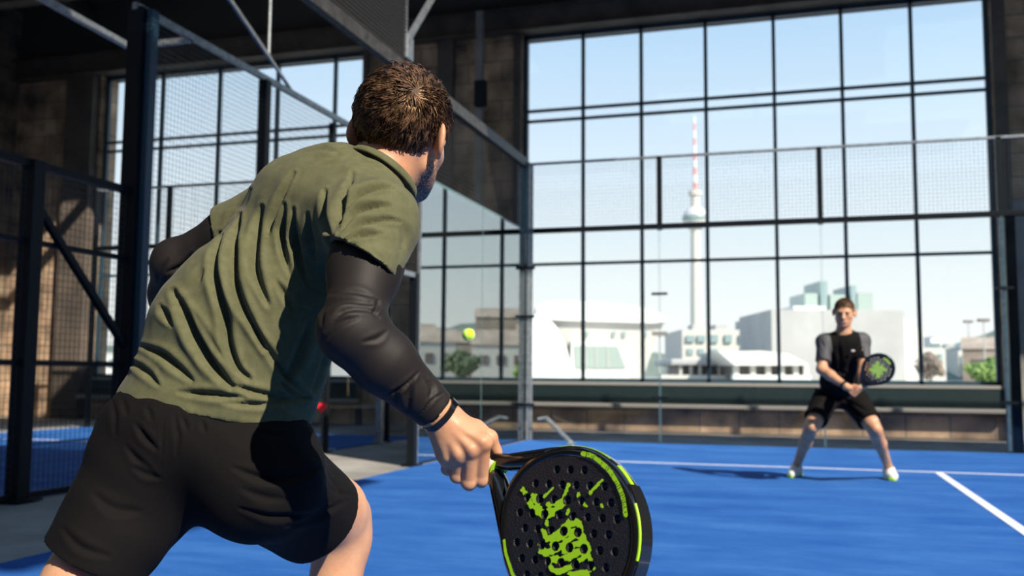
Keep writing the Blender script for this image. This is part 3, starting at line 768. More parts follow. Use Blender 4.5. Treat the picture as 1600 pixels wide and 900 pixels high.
# ------------------------------------------------------------------ anatomy
def head_prims(E, rt, fw, up, s, neck):
    """E: midpoint between the ears; rt: the head's own right; neck: base point"""
    A = (rt, fw, up); o = lambda x, y, z: E + rt * x * s + fw * y * s + up * z * s
    p = [cone(neck, o(0, -.012, -.035), .062 * s, .056 * s, .02),
         ell(o(0, -.012, .038), A, (.077*s, .094*s, .085*s), .03),
         ell(o(0, .038, -.012), A, (.064*s, .062*s, .088*s), .03),
         ell(o(0, .042, -.068), A, (.052*s, .050*s, .040*s), .03),
         ell(o(0, .074, -.098), A, (.024*s, .020*s, .020*s), .02),
         cone(o(-.057, .006, -.048), o(-.026, .062, -.092), .016*s, .016*s, .02), cone(o(.057, .006, -.048), o(.026, .062, -.092), .016*s, .016*s, .02),
         cone(o(-.034, .088, .020), o(.034, .088, .020), .011*s, .011*s, .012),
         ell(o(-.033, .100, .001), A, (.016*s, .016*s, .012*s), .012, True), ell(o(.033, .100, .001), A, (.016*s, .016*s, .012*s), .012, True),
         ell(o(-.031, .084, .001), A, (.013*s, .013*s, .012*s), .004), ell(o(.031, .084, .001), A, (.013*s, .013*s, .012*s), .004),
         cone(o(0, .098, .012), o(0, .119, -.030), .008*s, .012*s, .012), ell(o(-.011, .107, -.034), A, (.008*s, .010*s, .008*s), .006), ell(o(.011, .107, -.034), A, (.008*s, .010*s, .008*s), .006),
         cone(o(-.020, .094, -.061), o(.020, .094, -.061), .006*s, .006*s, .008), cone(o(-.017, .093, -.070), o(.017, .093, -.070), .007*s, .007*s, .008),
         cone(o(-.026, .104, -.0655), o(.026, .104, -.0655), .0025*s, .0025*s, .002, True),
         cone(o(-.045, .068, -.022), o(-.052, .040, -.016), .014*s, .014*s, .02), cone(o(.045, .068, -.022), o(.052, .040, -.016), .014*s, .014*s, .02)]
    for sg in (-1, 1):
        ax = (unit(rt * sg * .80 + fw * .60), unit(-fw * .80 + rt * sg * .60 + up * .12), unit(up - fw * .1))
        ax = (ax[0], ax[1], unit(np.cross(ax[0], ax[1]))); e0 = o(sg * .0875, -.014, .001)
        p += [cone(o(sg * .070, .004, -.004), o(sg * .080, .0, .0), .014*s, .012*s, .008),
              ell(e0, ax, (.0085*s, .0225*s, .033*s), .005),
              ell(e0 + ax[0] * .008*s, ax, (.006*s, .011*s, .019*s), .003, True),
              ell(e0 - up * .026*s + fw * .004*s, ax, (.006*s, .009*s, .010*s), .004)]
    return p
def foot_prims(ank, fw, s, shoe=0.0):
    g = np.array((ank[0], ank[1], 0.0)); z = UZ; sd2 = np.cross(fw, z); r = shoe
    heel = g - fw * .045 * s + z * (.035 * s); toe = g + fw * .165 * s + z * .028 * s; ball_ = g + fw * .11 * s + z * .034 * s
    return [cone(ank, g + z * .06 * s, .040*s + r, .040*s + r, .02), ell(heel, (sd2, fw, z), (.034*s + r, .045*s + r, .036*s + r), .02),
            cone(g + z * .06 * s + fw * .02 * s, ball_, .038*s + r, .034*s + r, .03), cone(ball_ - sd2 * .014*s, toe - sd2 * .004*s, .032*s + r, .023*s + r, .02), cone(ball_ + sd2 * .016*s, toe + sd2 * .012*s - fw * .02*s, .028*s + r, .022*s + r, .02)]
def leg_prims(hip, knee, ank, s, back):
    """back: direction of the calf side"""
    d1 = unit(knee - hip); d2 = unit(ank - knee); L = np.linalg.norm(ank - knee)
    return [cone(hip, knee - d1 * .06, .092*s, .062*s, .05), cone(hip + d1*.02 - back*.02, hip + d1*.2 - back*.015, .07*s, .06*s, .04),
            cone(knee - d1 * .07, knee + d2 * .05, .060*s, .054*s, .03), ell(knee - back * .014, np.eye(3), (.047*s,) * 3, .03),
            cone(knee + d2*.05, knee + d2*L*.38, .050*s, .050*s, .03), cone(knee + d2*L*.12 + back*.012, knee + d2*L*.42 + back*.016, .040*s, .042*s, .03),
            cone(knee + d2*L*.38, ank, .048*s, .033*s, .03)]
def arm_prims(sh, el, wr, s):
    d1 = unit(el - sh); d2 = unit(wr - el)
    return [cone(sh, sh + (el - sh)*.45, .058*s, .053*s, .04), cone(sh + (el - sh)*.4, el, .052*s, .042*s, .03),
            ell(el, np.eye(3), (.042*s,)*3, .02), cone(el, el + (wr - el)*.35, .043*s, .047*s, .03), cone(el + (wr - el)*.35, wr, .046*s, .029*s, .02)]
M['skin'] = mat('skin', (.62, .34, .22), .5, Subsurface_Weight=.28, Subsurface_Scale=.025)
M['skin'].node_tree.nodes['Principled BSDF'].inputs['Subsurface Radius'].default_value = (1, .3, .15)
noise_col(M['skin'], (.50, .245, .135), (.60, .335, .195), 14, 5); bump(M['skin'], 120, .25, .0015)
M['hair'] = mat('brown_hair', (.075, .036, .018), .33, Specular_IOR_Level=.6); noise_col(M['hair'], (.018, .009, .005), (.20, .112, .060), 65, 2, .43, .72)
M['hair'].node_tree.nodes['Principled BSDF'].inputs['Specular Tint'].default_value = (1.0, .66, .40, 1)
M['hair_base'] = mat('hair_base', (.075, .042, .026), .8)
M['olive'] = mat('olive_jersey', (.095, .098, .048), .85, Sheen_Weight=.05, Specular_IOR_Level=.2); noise_col(M['olive'], (.086, .089, .044), (.108, .110, .055), 60, 3)
bump(M['olive'], 900, .35, .0012, 2, (1, 1, .35))
M['black_cloth'] = mat('black_fabric', (.0040, .0035, .0036), .85, Specular_IOR_Level=.16); bump(M['black_cloth'], 700, .25, .001)
M['sleeve'] = mat('stretch_sleeve', (.0125, .0098, .0088), .62, Specular_IOR_Level=.3); bump(M['sleeve'], 900, .2, .0008)
M['rubber'] = mat('black_rubber', (.008, .008, .009), .22)
M['grey_cloth'] = mat('dark_grey_sleeve', (.055, .058, .065), .7)
M['shoe'] = mat('white_shoe', (.75, .76, .72), .6); M['lime'] = mat('lime_green', (.33, .64, .012), .5)
M['carbon'] = mat('black_gloss_lacquer', (.006, .006, .007), .12, Coat_Weight=.6); M['grit'] = mat('rough_black_face', (.010, .010, .012), .38)
bump(M['grit'], 420, .9, .0025, 2)
M['grip'] = mat('white_tape', (.75, .74, .70), .7)
M['eye'] = mat('eye', (.03, .02, .015), .2)
M['silver'] = mat('silver_print', (.5, .5, .5), .4)

def hair_strands(E, rt, fw, up, s, whorl, n, length, width, mask, seed, flare=.35, lift=.010, spread=0.5, swirl=.5):
    """tapered locks growing from the scalp, combed away from the whorl"""
    r = np.random.default_rng(seed); A = np.stack([rt, fw, up]); C0 = np.array((0, -.012, .038)); Rr = np.array((.079, .096, .087))
    d = r.normal(size=(n * 4, 3)); d /= np.linalg.norm(d, axis=1)[:, None]
    P = C0 + d * Rr; P = P[mask(P)][:n]; n = len(P)
    W = unit(np.array(whorl)); K = 7
    pts = [P]; cur = P.copy()
    L = length * r.uniform(.6, 1.15, n); kap = r.normal(0, spread, n); seedv = r.uniform(0, 6.28, n)
    clump = np.sin(P[:, 0] * 260 + 2 * np.sin(P[:, 2] * 170)) * .26 + np.sin(P[:, 2] * 130 + 3 * np.sin(P[:, 1] * 90)) * .30
    for k in range(1, K):
        g = (cur - C0) / Rr; g /= np.linalg.norm(g, axis=1)[:, None]; nrm = g / Rr; nrm /= np.linalg.norm(nrm, axis=1)[:, None]
        away = g - W; away -= (away * nrm).sum(1)[:, None] * nrm; da = np.linalg.norm(g - W, axis=1)
        away /= np.linalg.norm(away, axis=1)[:, None] + 1e-6
        tang = np.cross(nrm, away); sw = swirl * np.exp(-da * 1.6) + kap * .5 + clump
        dr = away + tang * sw[:, None] + nrm * (flare * (1.1 - 1.9 * k / K))[..., None] if False else away + tang * sw[:, None] + nrm * (flare * (1.15 - 1.7 * k / K))
        dr += r.normal(0, .06, (n, 3)); dr /= np.linalg.norm(dr, axis=1)[:, None]
        cur = cur + dr * (L / (K - 1))[:, None]
        g = (cur - C0) / Rr; gl = np.linalg.norm(g, axis=1); low = gl < 1.01; cur[low] = C0 + (g[low] / gl[low, None]) * 1.01 * Rr
        pts.append(cur)
    S = np.stack(pts, 1)                                     # n, K, 3
    S = E + (S * s) @ A
    T = np.gradient(S, axis=1); T /= np.linalg.norm(T, axis=2)[..., None]
    ref = np.array((.31, .52, .8)); a = np.cross(T, ref); a /= np.linalg.norm(a, axis=2)[..., None]; b = np.cross(T, a)
    wd = (width * s * np.array([.8, 1, 1, .95, .8, .5, .08]))[None, :, None] * r.uniform(.6, 1.3, n)[:, None, None]
    R3 = [S + wd * (math.cos(t) * a + math.sin(t) * b) for t in (0, 2.094, 4.189)]
    V = np.stack(R3, 2).reshape(-1, 3)                       # n,K,3
    base = (np.arange(n) * K * 3)[:, None, None]; k = (np.arange(K - 1) * 3)[None, :, None]; j = np.arange(3)[None, None, :]; j2 = (j + 1) % 3
    Fq = np.stack([base + k + j, base + k + j2, base + k + 3 + j2, base + k + 3 + j], -1).reshape(-1, 4)
    return V, Fq
def hair_mask(P, hi=.0):
    x, y, z = P[:, 0], P[:, 1], P[:, 2]
    line = np.where(y < -.03, -.040 + hi - .004 * np.cos(x * 90), np.where(y < .02, .012 + (y + .03) * .2, np.where(y < .05, .03 + (y - .02) * 1.1, .072)))
    line = np.where((np.abs(x) > .062) & (y > .0) & (y < .022), -.012, line)
    line = np.where((np.abs(x) > .054) & (y > -.050) & (y < .012), np.maximum(line, .026), line)
    return z > line

# ------------------------------------------------------------------ padel racket
def racket(name, O, u, nrm, label, detail=True, group=None):
    """O: top of the grip; u: towards the tip; nrm: out of the printed face"""
    u = unit(u); nrm = unit(nrm - u * (nrm @ u)); v = np.cross(nrm, u); W = lambda a, b, c: O + u * a + v * b + nrm * c
    root = empty(name, O, label, 'padel racket')
    T = .038; cx, Ru, Rv = .192, .140, .129
    def shape(k, off=0.0, n=96):
        out = []
        for i in range(n):
            t = 2 * math.pi * i / n; c, s_ = math.cos(t), math.sin(t)
            rr = 1.0
            a = cx + (Ru + off) * c * rr; b = (Rv + off) * s_ * (1 - .10 * max(0, -c) ** 2)
            out.append((a, b))
        return out
    # frame: rounded ring swept round the head
    n = 96; prof = []
    for i in range(16):
        t = 2 * math.pi * i / 16; prof.append((.0105 * (abs(math.cos(t)) ** .8) * (1 if math.cos(t) > 0 else -1), T / 2 * (abs(math.sin(t)) ** .6) * (1 if math.sin(t) > 0 else -1)))
    m = MB(); vs = []; sh = shape(0, -.0105)
    for i in range(n):
        p0 = np.array(sh[i]); tg = np.array(sh[(i+1) % n]) - np.array(sh[i-1]); tg /= np.linalg.norm(tg); o_ = np.array((tg[1], -tg[0]))
        vs += [W(p0[0] + o_[0] * q, p0[1] + o_[1] * q, w) for q, w in prof]
    fs = [(i*16+j, i*16+(j+1) % 16, ((i+1) % n)*16+(j+1) % 16, ((i+1) % n)*16+j) for i in range(n) for j in range(16)]
    m.add(vs, fs); m.build('frame', M['carbon'], root, smooth=True)
    # throat arms and bridge
    m = MB()
    for sg in (-1, 1):
        P_ = [(-.004, .008), (.025, .0215), (.060, .046), (.095, .073), (.124, .0945)]
        Q = [np.array(p) * (1, sg) for p in P_]; Wd = (.012, .0145, .016, .0155, .014); rings = []
        for i, q in enumerate(Q):
            tg = Q[min(i+1, 4)] - Q[max(i-1, 0)]; tg = tg / np.linalg.norm(tg); o_ = np.array((-tg[1], tg[0]))
            rings.append([W(q[0] + o_[0]*Wd[i]*math.cos(t), q[1] + o_[1]*Wd[i]*math.cos(t), T/2*.92*math.copysign(abs(math.sin(t))**.6, math.sin(t))) for t in [2*math.pi*j/14 for j in range(14)]])
        vs = [p for r_ in rings for p in r_]
        fs = [(i*14+j, i*14+(j+1) % 14, (i+1)*14+(j+1) % 14, (i+1)*14+j) for i in range(4) for j in range(14)] + [tuple(range(14))[::-1], tuple(range(56, 70))]
        m.add(vs, fs)
    m.build('throat', M['carbon'], root, smooth='auto')
    m = MB()
    for sg in (-1, 1):
        P_ = [(.0, .0205), (.025, .0365), (.060, .0625), (.095, .0895), (.122, .1095)]
        for i in range(4):
            a, b = P_[i], P_[i+1]
            m.bar(W(a[0], sg*a[1], -.003), W(b[0], sg*b[1], -.003), .0020, .022, up=nrm)
    m.build('edge_stripe', M['lime'], root)
    # perforated face made from outlines
    holes = []
    if detail:
        pitch = .0265
        for i in range(-6, 7):
            for j in range(-6, 7):
                a = i * pitch * .87 + .002; b = (j + (.5 if i % 2 else 0)) * pitch
                if (a / (Ru - .034)) ** 2 + (b / (Rv - .030)) ** 2 < 1: holes.append((cx + a, b, .0070))
    cu = bpy.data.curves.new('face', 'CURVE'); cu.dimensions = '2D'; cu.fill_mode = 'BOTH'; cu.extrude = T / 2 - .0028; cu.bevel_depth = .0006; cu.bevel_resolution = 1
    def spl(pts):
        sp = cu.splines.new('POLY'); sp.points.add(len(pts) - 1)
        for p, q in zip(sp.points, pts): p.co = (q[0], q[1], 0, 1)
        sp.use_cyclic_u = True
    spl(shape(0, -.014, 80))
    for a, b, r_ in holes: spl([(a + r_ * math.cos(t), b + r_ * math.sin(t)) for t in [2*math.pi*k/18 for k in range(18)]])
    tmp = bpy.data.objects.new('tmp', cu); COL.objects.link(tmp)
    bpy.context.view_layer.update()
    me = bpy.data.meshes.new_from_object(tmp.evaluated_get(bpy.context.evaluated_depsgraph_get())); me.materials.clear()
    bpy.data.objects.remove(tmp)
    mt = Matrix(((u[0], v[0], nrm[0], O[0]), (u[1], v[1], nrm[1], O[1]), (u[2], v[2], nrm[2], O[2]), (0, 0, 0, 1)))
    me.transform(mt); face = link_mesh('face', me, M['grit'], root)
    # bridge plate of the throat: curved inner edge
    MB().prism([W(.052 + .012*math.cos(t*1.0), .050*t, -T/2*.8) for t in np.linspace(-1, 1, 9)] + [W(.066, .05*t, -T/2*.8) for t in np.linspace(1, -1, 9)], nrm * T * .8).build('bridge', M['carbon'], root)
    # grip
    m = MB(); m.cyl(W(-.128, 0, 0), W(-.004, 0, 0), .0155, .0165, 20); m.build('grip', M['rubber'], root, smooth='auto')
    m = MB(); m.cyl(W(-.008, 0, 0), W(.006, 0, 0), .0185, .0200, 24); m.build('grip_collar', M['grip'], root, smooth='auto', bevel=.002)
    m = MB(); m.cyl(W(-.142, 0, 0), W(-.126, 0, 0), .019, .018, 20); m.build('butt_cap', M['rubber'], root, smooth='auto')
    m = MB(); m.cyl(W(.005, 0, 0), W(.009, 0, 0), .0195, .0205, 24); m.build('lime_collar', M['lime'], root, smooth='auto')
    return root, W, face, holes, (cx, Ru, Rv, T)
def stamp(strokes, W, z, th, name, mt, parent, holes, cell=.0011, rough=.25):
    """raised print: strokes are (points, half width); left out over the face holes"""
    segs = []
    for pts, hw in strokes:
        p = polyline(pts, .002) if len(pts) > 2 else np.linspace(pts[0], pts[1], 12)
        segs.append(np.concatenate([p, np.full((len(p), 1), hw)], 1))
    S = np.concatenate(segs); lo = S[:, :2].min(0) - .012; hi = S[:, :2].max(0) + .012
    gx = np.arange(lo[0], hi[0], cell); gy = np.arange(lo[1], hi[1], cell); X, Y = np.meshgrid(gx, gy, indexing='ij')
    P3 = np.stack([X.ravel(), Y.ravel(), 0 * X.ravel()], 1); nz = (wav(P3, 77, 700, 9) * rough).reshape(X.shape)
    ok = np.zeros(X.shape, bool)
    for sx_, sy_, hw in S: ok |= (X - sx_) ** 2 + (Y - sy_) ** 2 < (hw * (1 + nz)) ** 2
    for hx, hy, hr in holes: ok &= (X - hx) ** 2 + (Y - hy) ** 2 > (hr * 1.04) ** 2
    idx = np.argwhere(ok); m = MB(); h = cell / 2
    n = len(idx); gid = {}
    vs = []; fs = []
    for i_, j_ in idx:
        q = []
        for a_, b_ in ((0, 0), (1, 0), (1, 1), (0, 1)):
            k_ = (i_ + a_, j_ + b_)
            if k_ not in gid:
                gid[k_] = len(vs); vs.append(W(lo[0] + (k_[0] - .5) * cell, lo[1] + (k_[1] - .5) * cell, z + th))
            q.append(gid[k_])
        fs.append(tuple(q))
    m.add(vs, fs); return m.build(name, mt, parent)
# ================================================================== THE PLAYER IN FRONT
M['stubble'] = mat('stubble_skin', (.16, .085, .055), .7)
M['guard'] = mat('clear_edge_guard', (.012, .013, .015), .14, Coat_Weight=.4)
C4 = lambda *p: [(150 + a / 1.956, 220 + b / 1.956) for a, b in p]
def front_player():
    pel = at(325, 700, 1.81)
    hipL, hipR = at(245, 735, 1.85), at(402, 745, 1.78)
    kneeR = at(541, 806, 2.10); ankR = at(478, 1195, 2.02); ankR[2] = .095
    kneeL = at(88, 975, 1.66); ankL = at(-40, 1300, 1.52); ankL[2] = .10
    shR, elR, wrR = at(586, 352, 1.67), at(549, 516, 1.52), at(690, 652, 1.58)
    shL, elL, wrL = at(442, 328, 1.97), at(276, 412, 2.02), at(266, 540, 2.14)
    neck = at(592, 272, 1.84)
    E = at(627, 215, 1.87); HS = 1.03
    fw = unit(cvec(.33, .05, .94)); up = unit(cvec(.20, -.97, .10)); rt = unit(np.cross(fw, up)); up = np.cross(rt, fw)
    sp = unit(cvec(.55, -.83, .06)); ac = cvec(.74, .50, -.42); ac = unit(ac - sp * (ac @ sp)); dp = np.cross(sp, ac)
    sp2 = unit(cvec(.32, -.95, .0)); ac2 = cvec(.93, .30, -.12); ac2 = unit(ac2 - sp2 * (ac2 @ sp2)); dp2 = np.cross(sp2, ac2)
    sp3 = unit(cvec(.10, -.99, .0)); ac3 = cvec(.98, .12, -.05); ac3 = unit(ac3 - sp3 * (ac3 @ sp3)); dp3 = np.cross(sp3, ac3)
    back = -CF * .8 - np.array([0, 0, .2])
    torso = [ell(at(462, 405, 1.87), (sp, ac, dp), (.235, .150, .108), .05), cone(shL, shR, .058, .062, .06),
             cone(at(545, 310, 1.84), neck, .055, .055, .05), cone(at(480, 320, 1.88), at(560, 340, 1.77), .060, .060, .06),
             ell(at(370, 545, 1.83), (sp2, ac2, dp2), (.17, .150, .105), .06), ell(at(325, 685, 1.83), (sp3, ac3, dp3), (.14, .175, .125), .06),
             ell(at(262, 742, 1.82), np.eye(3), (.09, .09, .09), .05), ell(at(392, 745, 1.78), np.eye(3), (.09, .09, .09), .05)]
    HD = head_prims(E, rt, fw, up, HS, neck)
    legs = leg_prims(hipR, kneeR, ankR, 1.10, unit(-CF)) + leg_prims(hipL, kneeL, ankL, 1.05, unit(cvec(-.8, 0, -.6)))
    fR = unit(cvec(.45, 0, .9) * np.array((1, 1, 0))); fL = unit(cvec(-.2, 0, 1.) * np.array((1, 1, 0)))
    feet = foot_prims(ankR, fR, 1.05) + foot_prims(ankL, fL, 1.05)
    armR = arm_prims(shR, elR, wrR, .87); armL = arm_prims(shL, elL, wrL, .9)
    # right hand closed round the grip
    Pm = [at(755, 691, 1.550), at(737, 702, 1.549), at(718, 711, 1.556), at(701, 717, 1.570)]
    Pi = [at(752, 749, 1.574), at(732, 754, 1.570), at(714, 744, 1.574), at(699, 733, 1.583)]
    Pd = [at(752, 752, 1.602), at(733, 757, 1.598), at(714, 746, 1.600), at(699, 734, 1.604)]
    Pt = [at(748, 731, 1.622), at(730, 736, 1.622), at(712, 727, 1.624), at(698, 716, 1.624)]
    rr = (.0125, .0122, .0115, .0100); hand = []
    for i in range(4):
        wq = wrR + cvec(.014 - .006 * i, .004 + .006 * i, -.003)
        hand += [cone(wq, Pm[i], .0150, .0125, .012), cone(wq + cvec(0, 0, .012), Pm[i] + cvec(0, 0, .012), .015, .012, .012)]
    for i in range(4):
        hand += [ell(Pm[i] + cvec(0, 0, -.0015), np.eye(3), (rr[i]*1.07,)*3, .010)]
    hand += [cone(wrR - unit(wrR - elR)*.05, wrR + cvec(.006, .006, 0), .0275, .0245, .015),
             cone(wrR + cvec(.018, .008, .010), at(742, 672, 1.587), .017, .0155, .018),
             cone(wrR + cvec(.002, .024, .006), at(696, 706, 1.585), .015, .014, .02)]
    for i in range(4):
        hand += [cone(Pm[i], Pi[i], rr[i], rr[i]*.93, .005), ell(Pi[i], np.eye(3), (rr[i]*.99,)*3, .004),
                 cone(Pi[i], Pd[i], rr[i]*.93, rr[i]*.85, .004), cone(Pd[i], Pt[i], rr[i]*.85, rr[i]*.75, .004)]
        # extensor tendons
        w0 = wrR + cvec(.012 - .003*i, .004 + .006*i, -.018)
        hand.append(cone(w0, Pm[i] + cvec(-.002, -.004, -.0125), .0016, .0022, .010))
    hand += [cone(wrR + cvec(-.006, .030, -.012), at(708, 694, 1.552), .0022, .0022, .006), cone(at(703, 668, 1.56), at(722, 690, 1.548), .002, .002, .005)]
    T0, T1, T2 = at(744, 671, 1.590), at(765, 684, 1.592), at(776, 706, 1.600)
    hand += [cone(T0, T1, .0150, .0125, .010), ell(T1, np.eye(3), (.0128,)*3, .004), cone(T1, T2, .0122, .0098, .005)]
    hand += [ell(at(716, 688, 1.568), (unit(cvec(.75,.65,.05)), unit(cvec(-.65,.75,0)), CF), (.040, .030, .017), .016)]
    # left hand, relaxed in front of the belly
    lh = []; hL = wrL + cvec(.03, .06, .04)
    lh += [cone(wrL, hL, .024, .030, .02), ell(hL, np.eye(3), (.036, .02, .036), .02)]
    for i in range(4):
        a0 = hL + cvec(.012 + .006*i, .012 + .012*(1.5 - i), .01); a1 = a0 + cvec(.035, .012, .012); a2 = a1 + cvec(.022, -.006, .016)
        lh += [cone(a0, a1, .010, .009, .006), cone(a1, a2, .009, .0075, .004)]
    lh += [cone(hL + cvec(.0, -.02, 0), hL + cvec(.03, -.045, .0), .013, .011, .01), cone(hL + cvec(.03, -.045, 0), hL + cvec(.055, -.045, .01), .011, .009, .004)]
    allp = torso + legs + feet + armR + armL
    lo, hi = bounds([hipL, hipR, kneeR, ankR, kneeL, ankL, shR, elR, wrR, shL, elL, wrL, neck, ankR + fR * .2, ankL + fL * .2], .13); lo[2] = -.02; hi[2] = neck[2] + .05
    body = surf(allp, lo, hi, .0075, 2)
    hlo, hhi = bounds([E, neck], .15); hlo[2] = (E - up*.15)[2]
    head = surf(torso + HD, hlo, hhi, .0026, 1)
    w1 = surf(hand + armR, *bounds([wrR, at(776, 706, 1.60), Pi[1], Pt[3]], .035), .0016, 1)
    w2 = surf(lh + armL, *bounds([wrL, hL + cvec(.08, 0, .04)], .06), .004, 1)
    V, Fq = join([body, head, w1, w2])
    me = mesh_np(V, Fq)
    cen = (V[Fq].mean(1) - E) @ np.stack([rt, fw, up]).T / HS
    rr0 = np.random.default_rng(2).random(len(cen)); pb = np.clip((cen[:, 1] + .012) / .02, 0, 1) * np.clip((-.028 - cen[:, 2]) / .02, 0, 1) * (cen[:, 2] > -.125) * (cen[:, 1] < .13) * (np.abs(cen[:, 0]) < .09)
    me.polygons.foreach_set('material_index', (rr0 < pb * .8).astype(np.int32)) if len(me.polygons) == len(cen) else print('poly mismatch')
    P0 = np.array((pel[0], pel[1], 0))
    man = link_mesh('person', me, [M['skin'], M['stubble']], loc=P0)
    tag(man, 'person seen from behind in an olive shirt and black shorts, leaning right with a racket', 'person')
    # hair
    cap = [ell(E + up*.038*HS + fw*-.012*HS, (rt, fw, up), (.0805*HS, .0975*HS, .0885*HS), .01)]
    for y, z in ((.085, -.03), (.06, -.06)): cap.append(ell(E + fw*y + up*z, (rt, fw, up), (.11, .055, .075), .012, True))
    cap += [plane(E - up*.044*HS, -up, .16, 0.006)]
    for sg in (-1, 1): cap.append(ell(E + rt*sg*.082 + up*-.012 + fw*.004, np.eye(3), (.034, .034, .034), .01, True))
    ch, cf = surf(cap, E - .15, E + .17, .004, 2)
    base_n = len(ch)
    wh = np.array((.66, -.64, .44))
    S1 = hair_strands(E, rt, fw, up, HS, wh, 9000, .050, .0013, hair_mask, 3, flare=.36, spread=.75)
    S2 = hair_strands(E, rt, fw, up, HS, wh, 1800, .050, .0010, lambda P: hair_mask(P) & (P[:, 2] > .04) & (P[:, 1] > -.05), 5, flare=.85, spread=1.2)
    S3 = hair_strands(E, rt, fw, up, HS, wh, 500, .060, .0010, lambda P: hair_mask(P) & (P[:, 2] > .07) & (P[:, 1] > .02) & (P[:, 0] > 0), 8, flare=1.0, spread=1.6)
    hv, hf = join([(ch, cf), S1, S2, S3])
    hm = mesh_np(hv, hf); ho = link_mesh('hair', hm, [M['hair'], M['hair_base']], man)
    mi = np.zeros(len(hm.polygons), np.int32); mi[:len(cf)] = 1; hm.polygons.foreach_set('material_index', mi)
    # stubble along the jaw
    # shirt
    cC = at(600, 269, 1.83); cn = unit(sp + CF * .35)
    hemP = at(330, 640, 1.82); nrm = np.cross(at(490, 655, 1.80) - at(173, 598, 1.83), at(335, 657, 1.68) - at(330, 630, 1.95)); nrm = unit(nrm)
    if nrm[2] > 0: nrm = -nrm
    slR = at(563, 408, 1.605); dR = unit(slR - shR); hl_ = unit(at(604, 434, 1.60) - at(528, 387, 1.60)); nR = unit(cvec(-.53, .85, -.30)); slL = at(352, 366, 1.99); dL = unit(slL - shL)
    sh_ = [ell(at(462, 405, 1.87), (sp, ac, dp), (.245, .158, .120), .05), cone(shL, at(500, 330, 1.85), .064, .080, .05), cone(at(500, 330, 1.85), shR, .082, .070, .05),
           cone(at(540, 300, 1.84), neck - up*.01, .083, .068, .05), cone(at(480, 310, 1.88), at(560, 340, 1.76), .082, .082, .06),
           ell(at(366, 540, 1.83), (sp2, ac2, dp2), (.20, .176, .128), .07), ell(at(326, 665, 1.83), (sp3, ac3, dp3), (.15, .184, .146), .06),
           cone(at(430, 470, 1.84), at(388, 640, 1.82), .11, .100, .06),
           cone(shR, slR + dR*.08, .072, .072, .035), cone(shL, slL + dL*.05, .062, .060, .04),
           plane(hemP, nrm, .40), plane(at(565, 411, 1.605), nR, .12), plane(slL, dL, .085),
           plane(cC, cn, .105),
           cone(slR - dR*.03, slR + dR*.09, .054, .0635, 0, True), cone(slL - dL*.035, slL + dL*.05, .050, .054, 0, True),
           ell(at(332, 672, 1.83), (sp3, ac3, dp3), (.10, .186, .140), .0, True)]
    V, Fq = surf(sh_, *bounds([shL, shR, neck, hemP, at(173, 598, 1.83), slL, at(490, 660, 1.75), at(462, 405, 1.87)], .16), .0036, 2)
    V, Fq = drop_islands(V, Fq)
    Nn = normals(V, Fq)
    D_, D2 = .013, .009
    F_ = [(C4((605, 98), (572, 160), (545, 230), (528, 290)), 4.5, D_), (C4((510, 205), (495, 260), (483, 340), (490, 410), (525, 500)), 6.5, .020),
          (C4((437, 225), (421, 300), (418, 400), (440, 490), (480, 570), (515, 640)), 6.5, .022), (C4((380, 285), (362, 360), (366, 430), (392, 530), (402, 620), (430, 690), (468, 728)), 6.5, .020),
          (C4((580, 195), (571, 280), (576, 350), (592, 410)), 5, .013), (C4((607, 210), (610, 300), (625, 380), (652, 450)), 5, .014),
          (C4((648, 225), (655, 300), (668, 360)), 4.5, .011), (C4((698, 150), (703, 230), (714, 310)), 5, .012), (C4((782, 98), (762, 160), (742, 220), (722, 290)), 5.5, .015),
          (C4((238, 462), (268, 520), (308, 610), (358, 690), (415, 752)), 8, .024), (C4((140, 628), (200, 655), (250, 695), (292, 732)), 6, .014),
          (C4((92, 668), (150, 705), (192, 748)), 5, .010), (C4((198, 505), (235, 565)), 5, .010), (C4((552, 430), (590, 490), (604, 530)), 5, .010),
          (C4((738, 275), (765, 215), (800, 170), (850, 148), (905, 146)), 4.5, .018), (C4((740, 285), (790, 225), (840, 200), (900, 200)), 4.2, .016), (C4((745, 298), (810, 255), (880, 240), (930, 248)), 4.0, .014),
          (C4((745, 310), (810, 288), (880, 284)), 3.8, .012), (C4((740, 250), (752, 205), (775, 170)), 4, .008),
          (C4((250, 768), (350, 776), (452, 786)), 5, .011), (C4((390, 800), (480, 806), (560, 800), (640, 798)), 4.5, .009), (C4((420, 748), (520, 778), (600, 788), (650, 788)), 5, .011),
          (C4((705, 640), (690, 700), (662, 770)), 5, .010), (C4((650, 560), (625, 640), (600, 700), (575, 740)), 7, .010), (C4((480, 560), (540, 660), (600, 740), (650, 780)), 5, .010),
          (C4((655, 790), (600, 770), (560, 730)), 4, .010), (C4((330, 400), (300, 440), (262, 470)), 5, .008), (C4((300, 520), (350, 610), (400, 680)), 5, .006),
          (C4((640, 30), (690, 22), (745, 40)), 3.5, .005), (C4((700, 52), (760, 44)), 3, .004), (C4((470, 150), (430, 210), (400, 250)), 6, .006),
          (C4((845, 330), (870, 360), (885, 400)), 4, .004), (C4((930, 240), (950, 290), (930, 340)), 6, .004)]
    V = creases(V, Nn, F_)
    fine = wav(V, 11, 90) * .0011 + wav(V, 12, 38) * .0025
    front = np.clip(Nn @ CF, 0, 1)
    V = V + Nn * (fine + front * wav(V, 13, 30) * .005)[:, None]
    V = relax(V, Fq, 1, .35)
    shirt = link_mesh('t_shirt', mesh_np(V, Fq), M['olive'], man)
    # collar band
    ca = unit(np.cross(cn, CF)); cb = np.cross(cn, ca); m = MB(); n = 64; vs = []
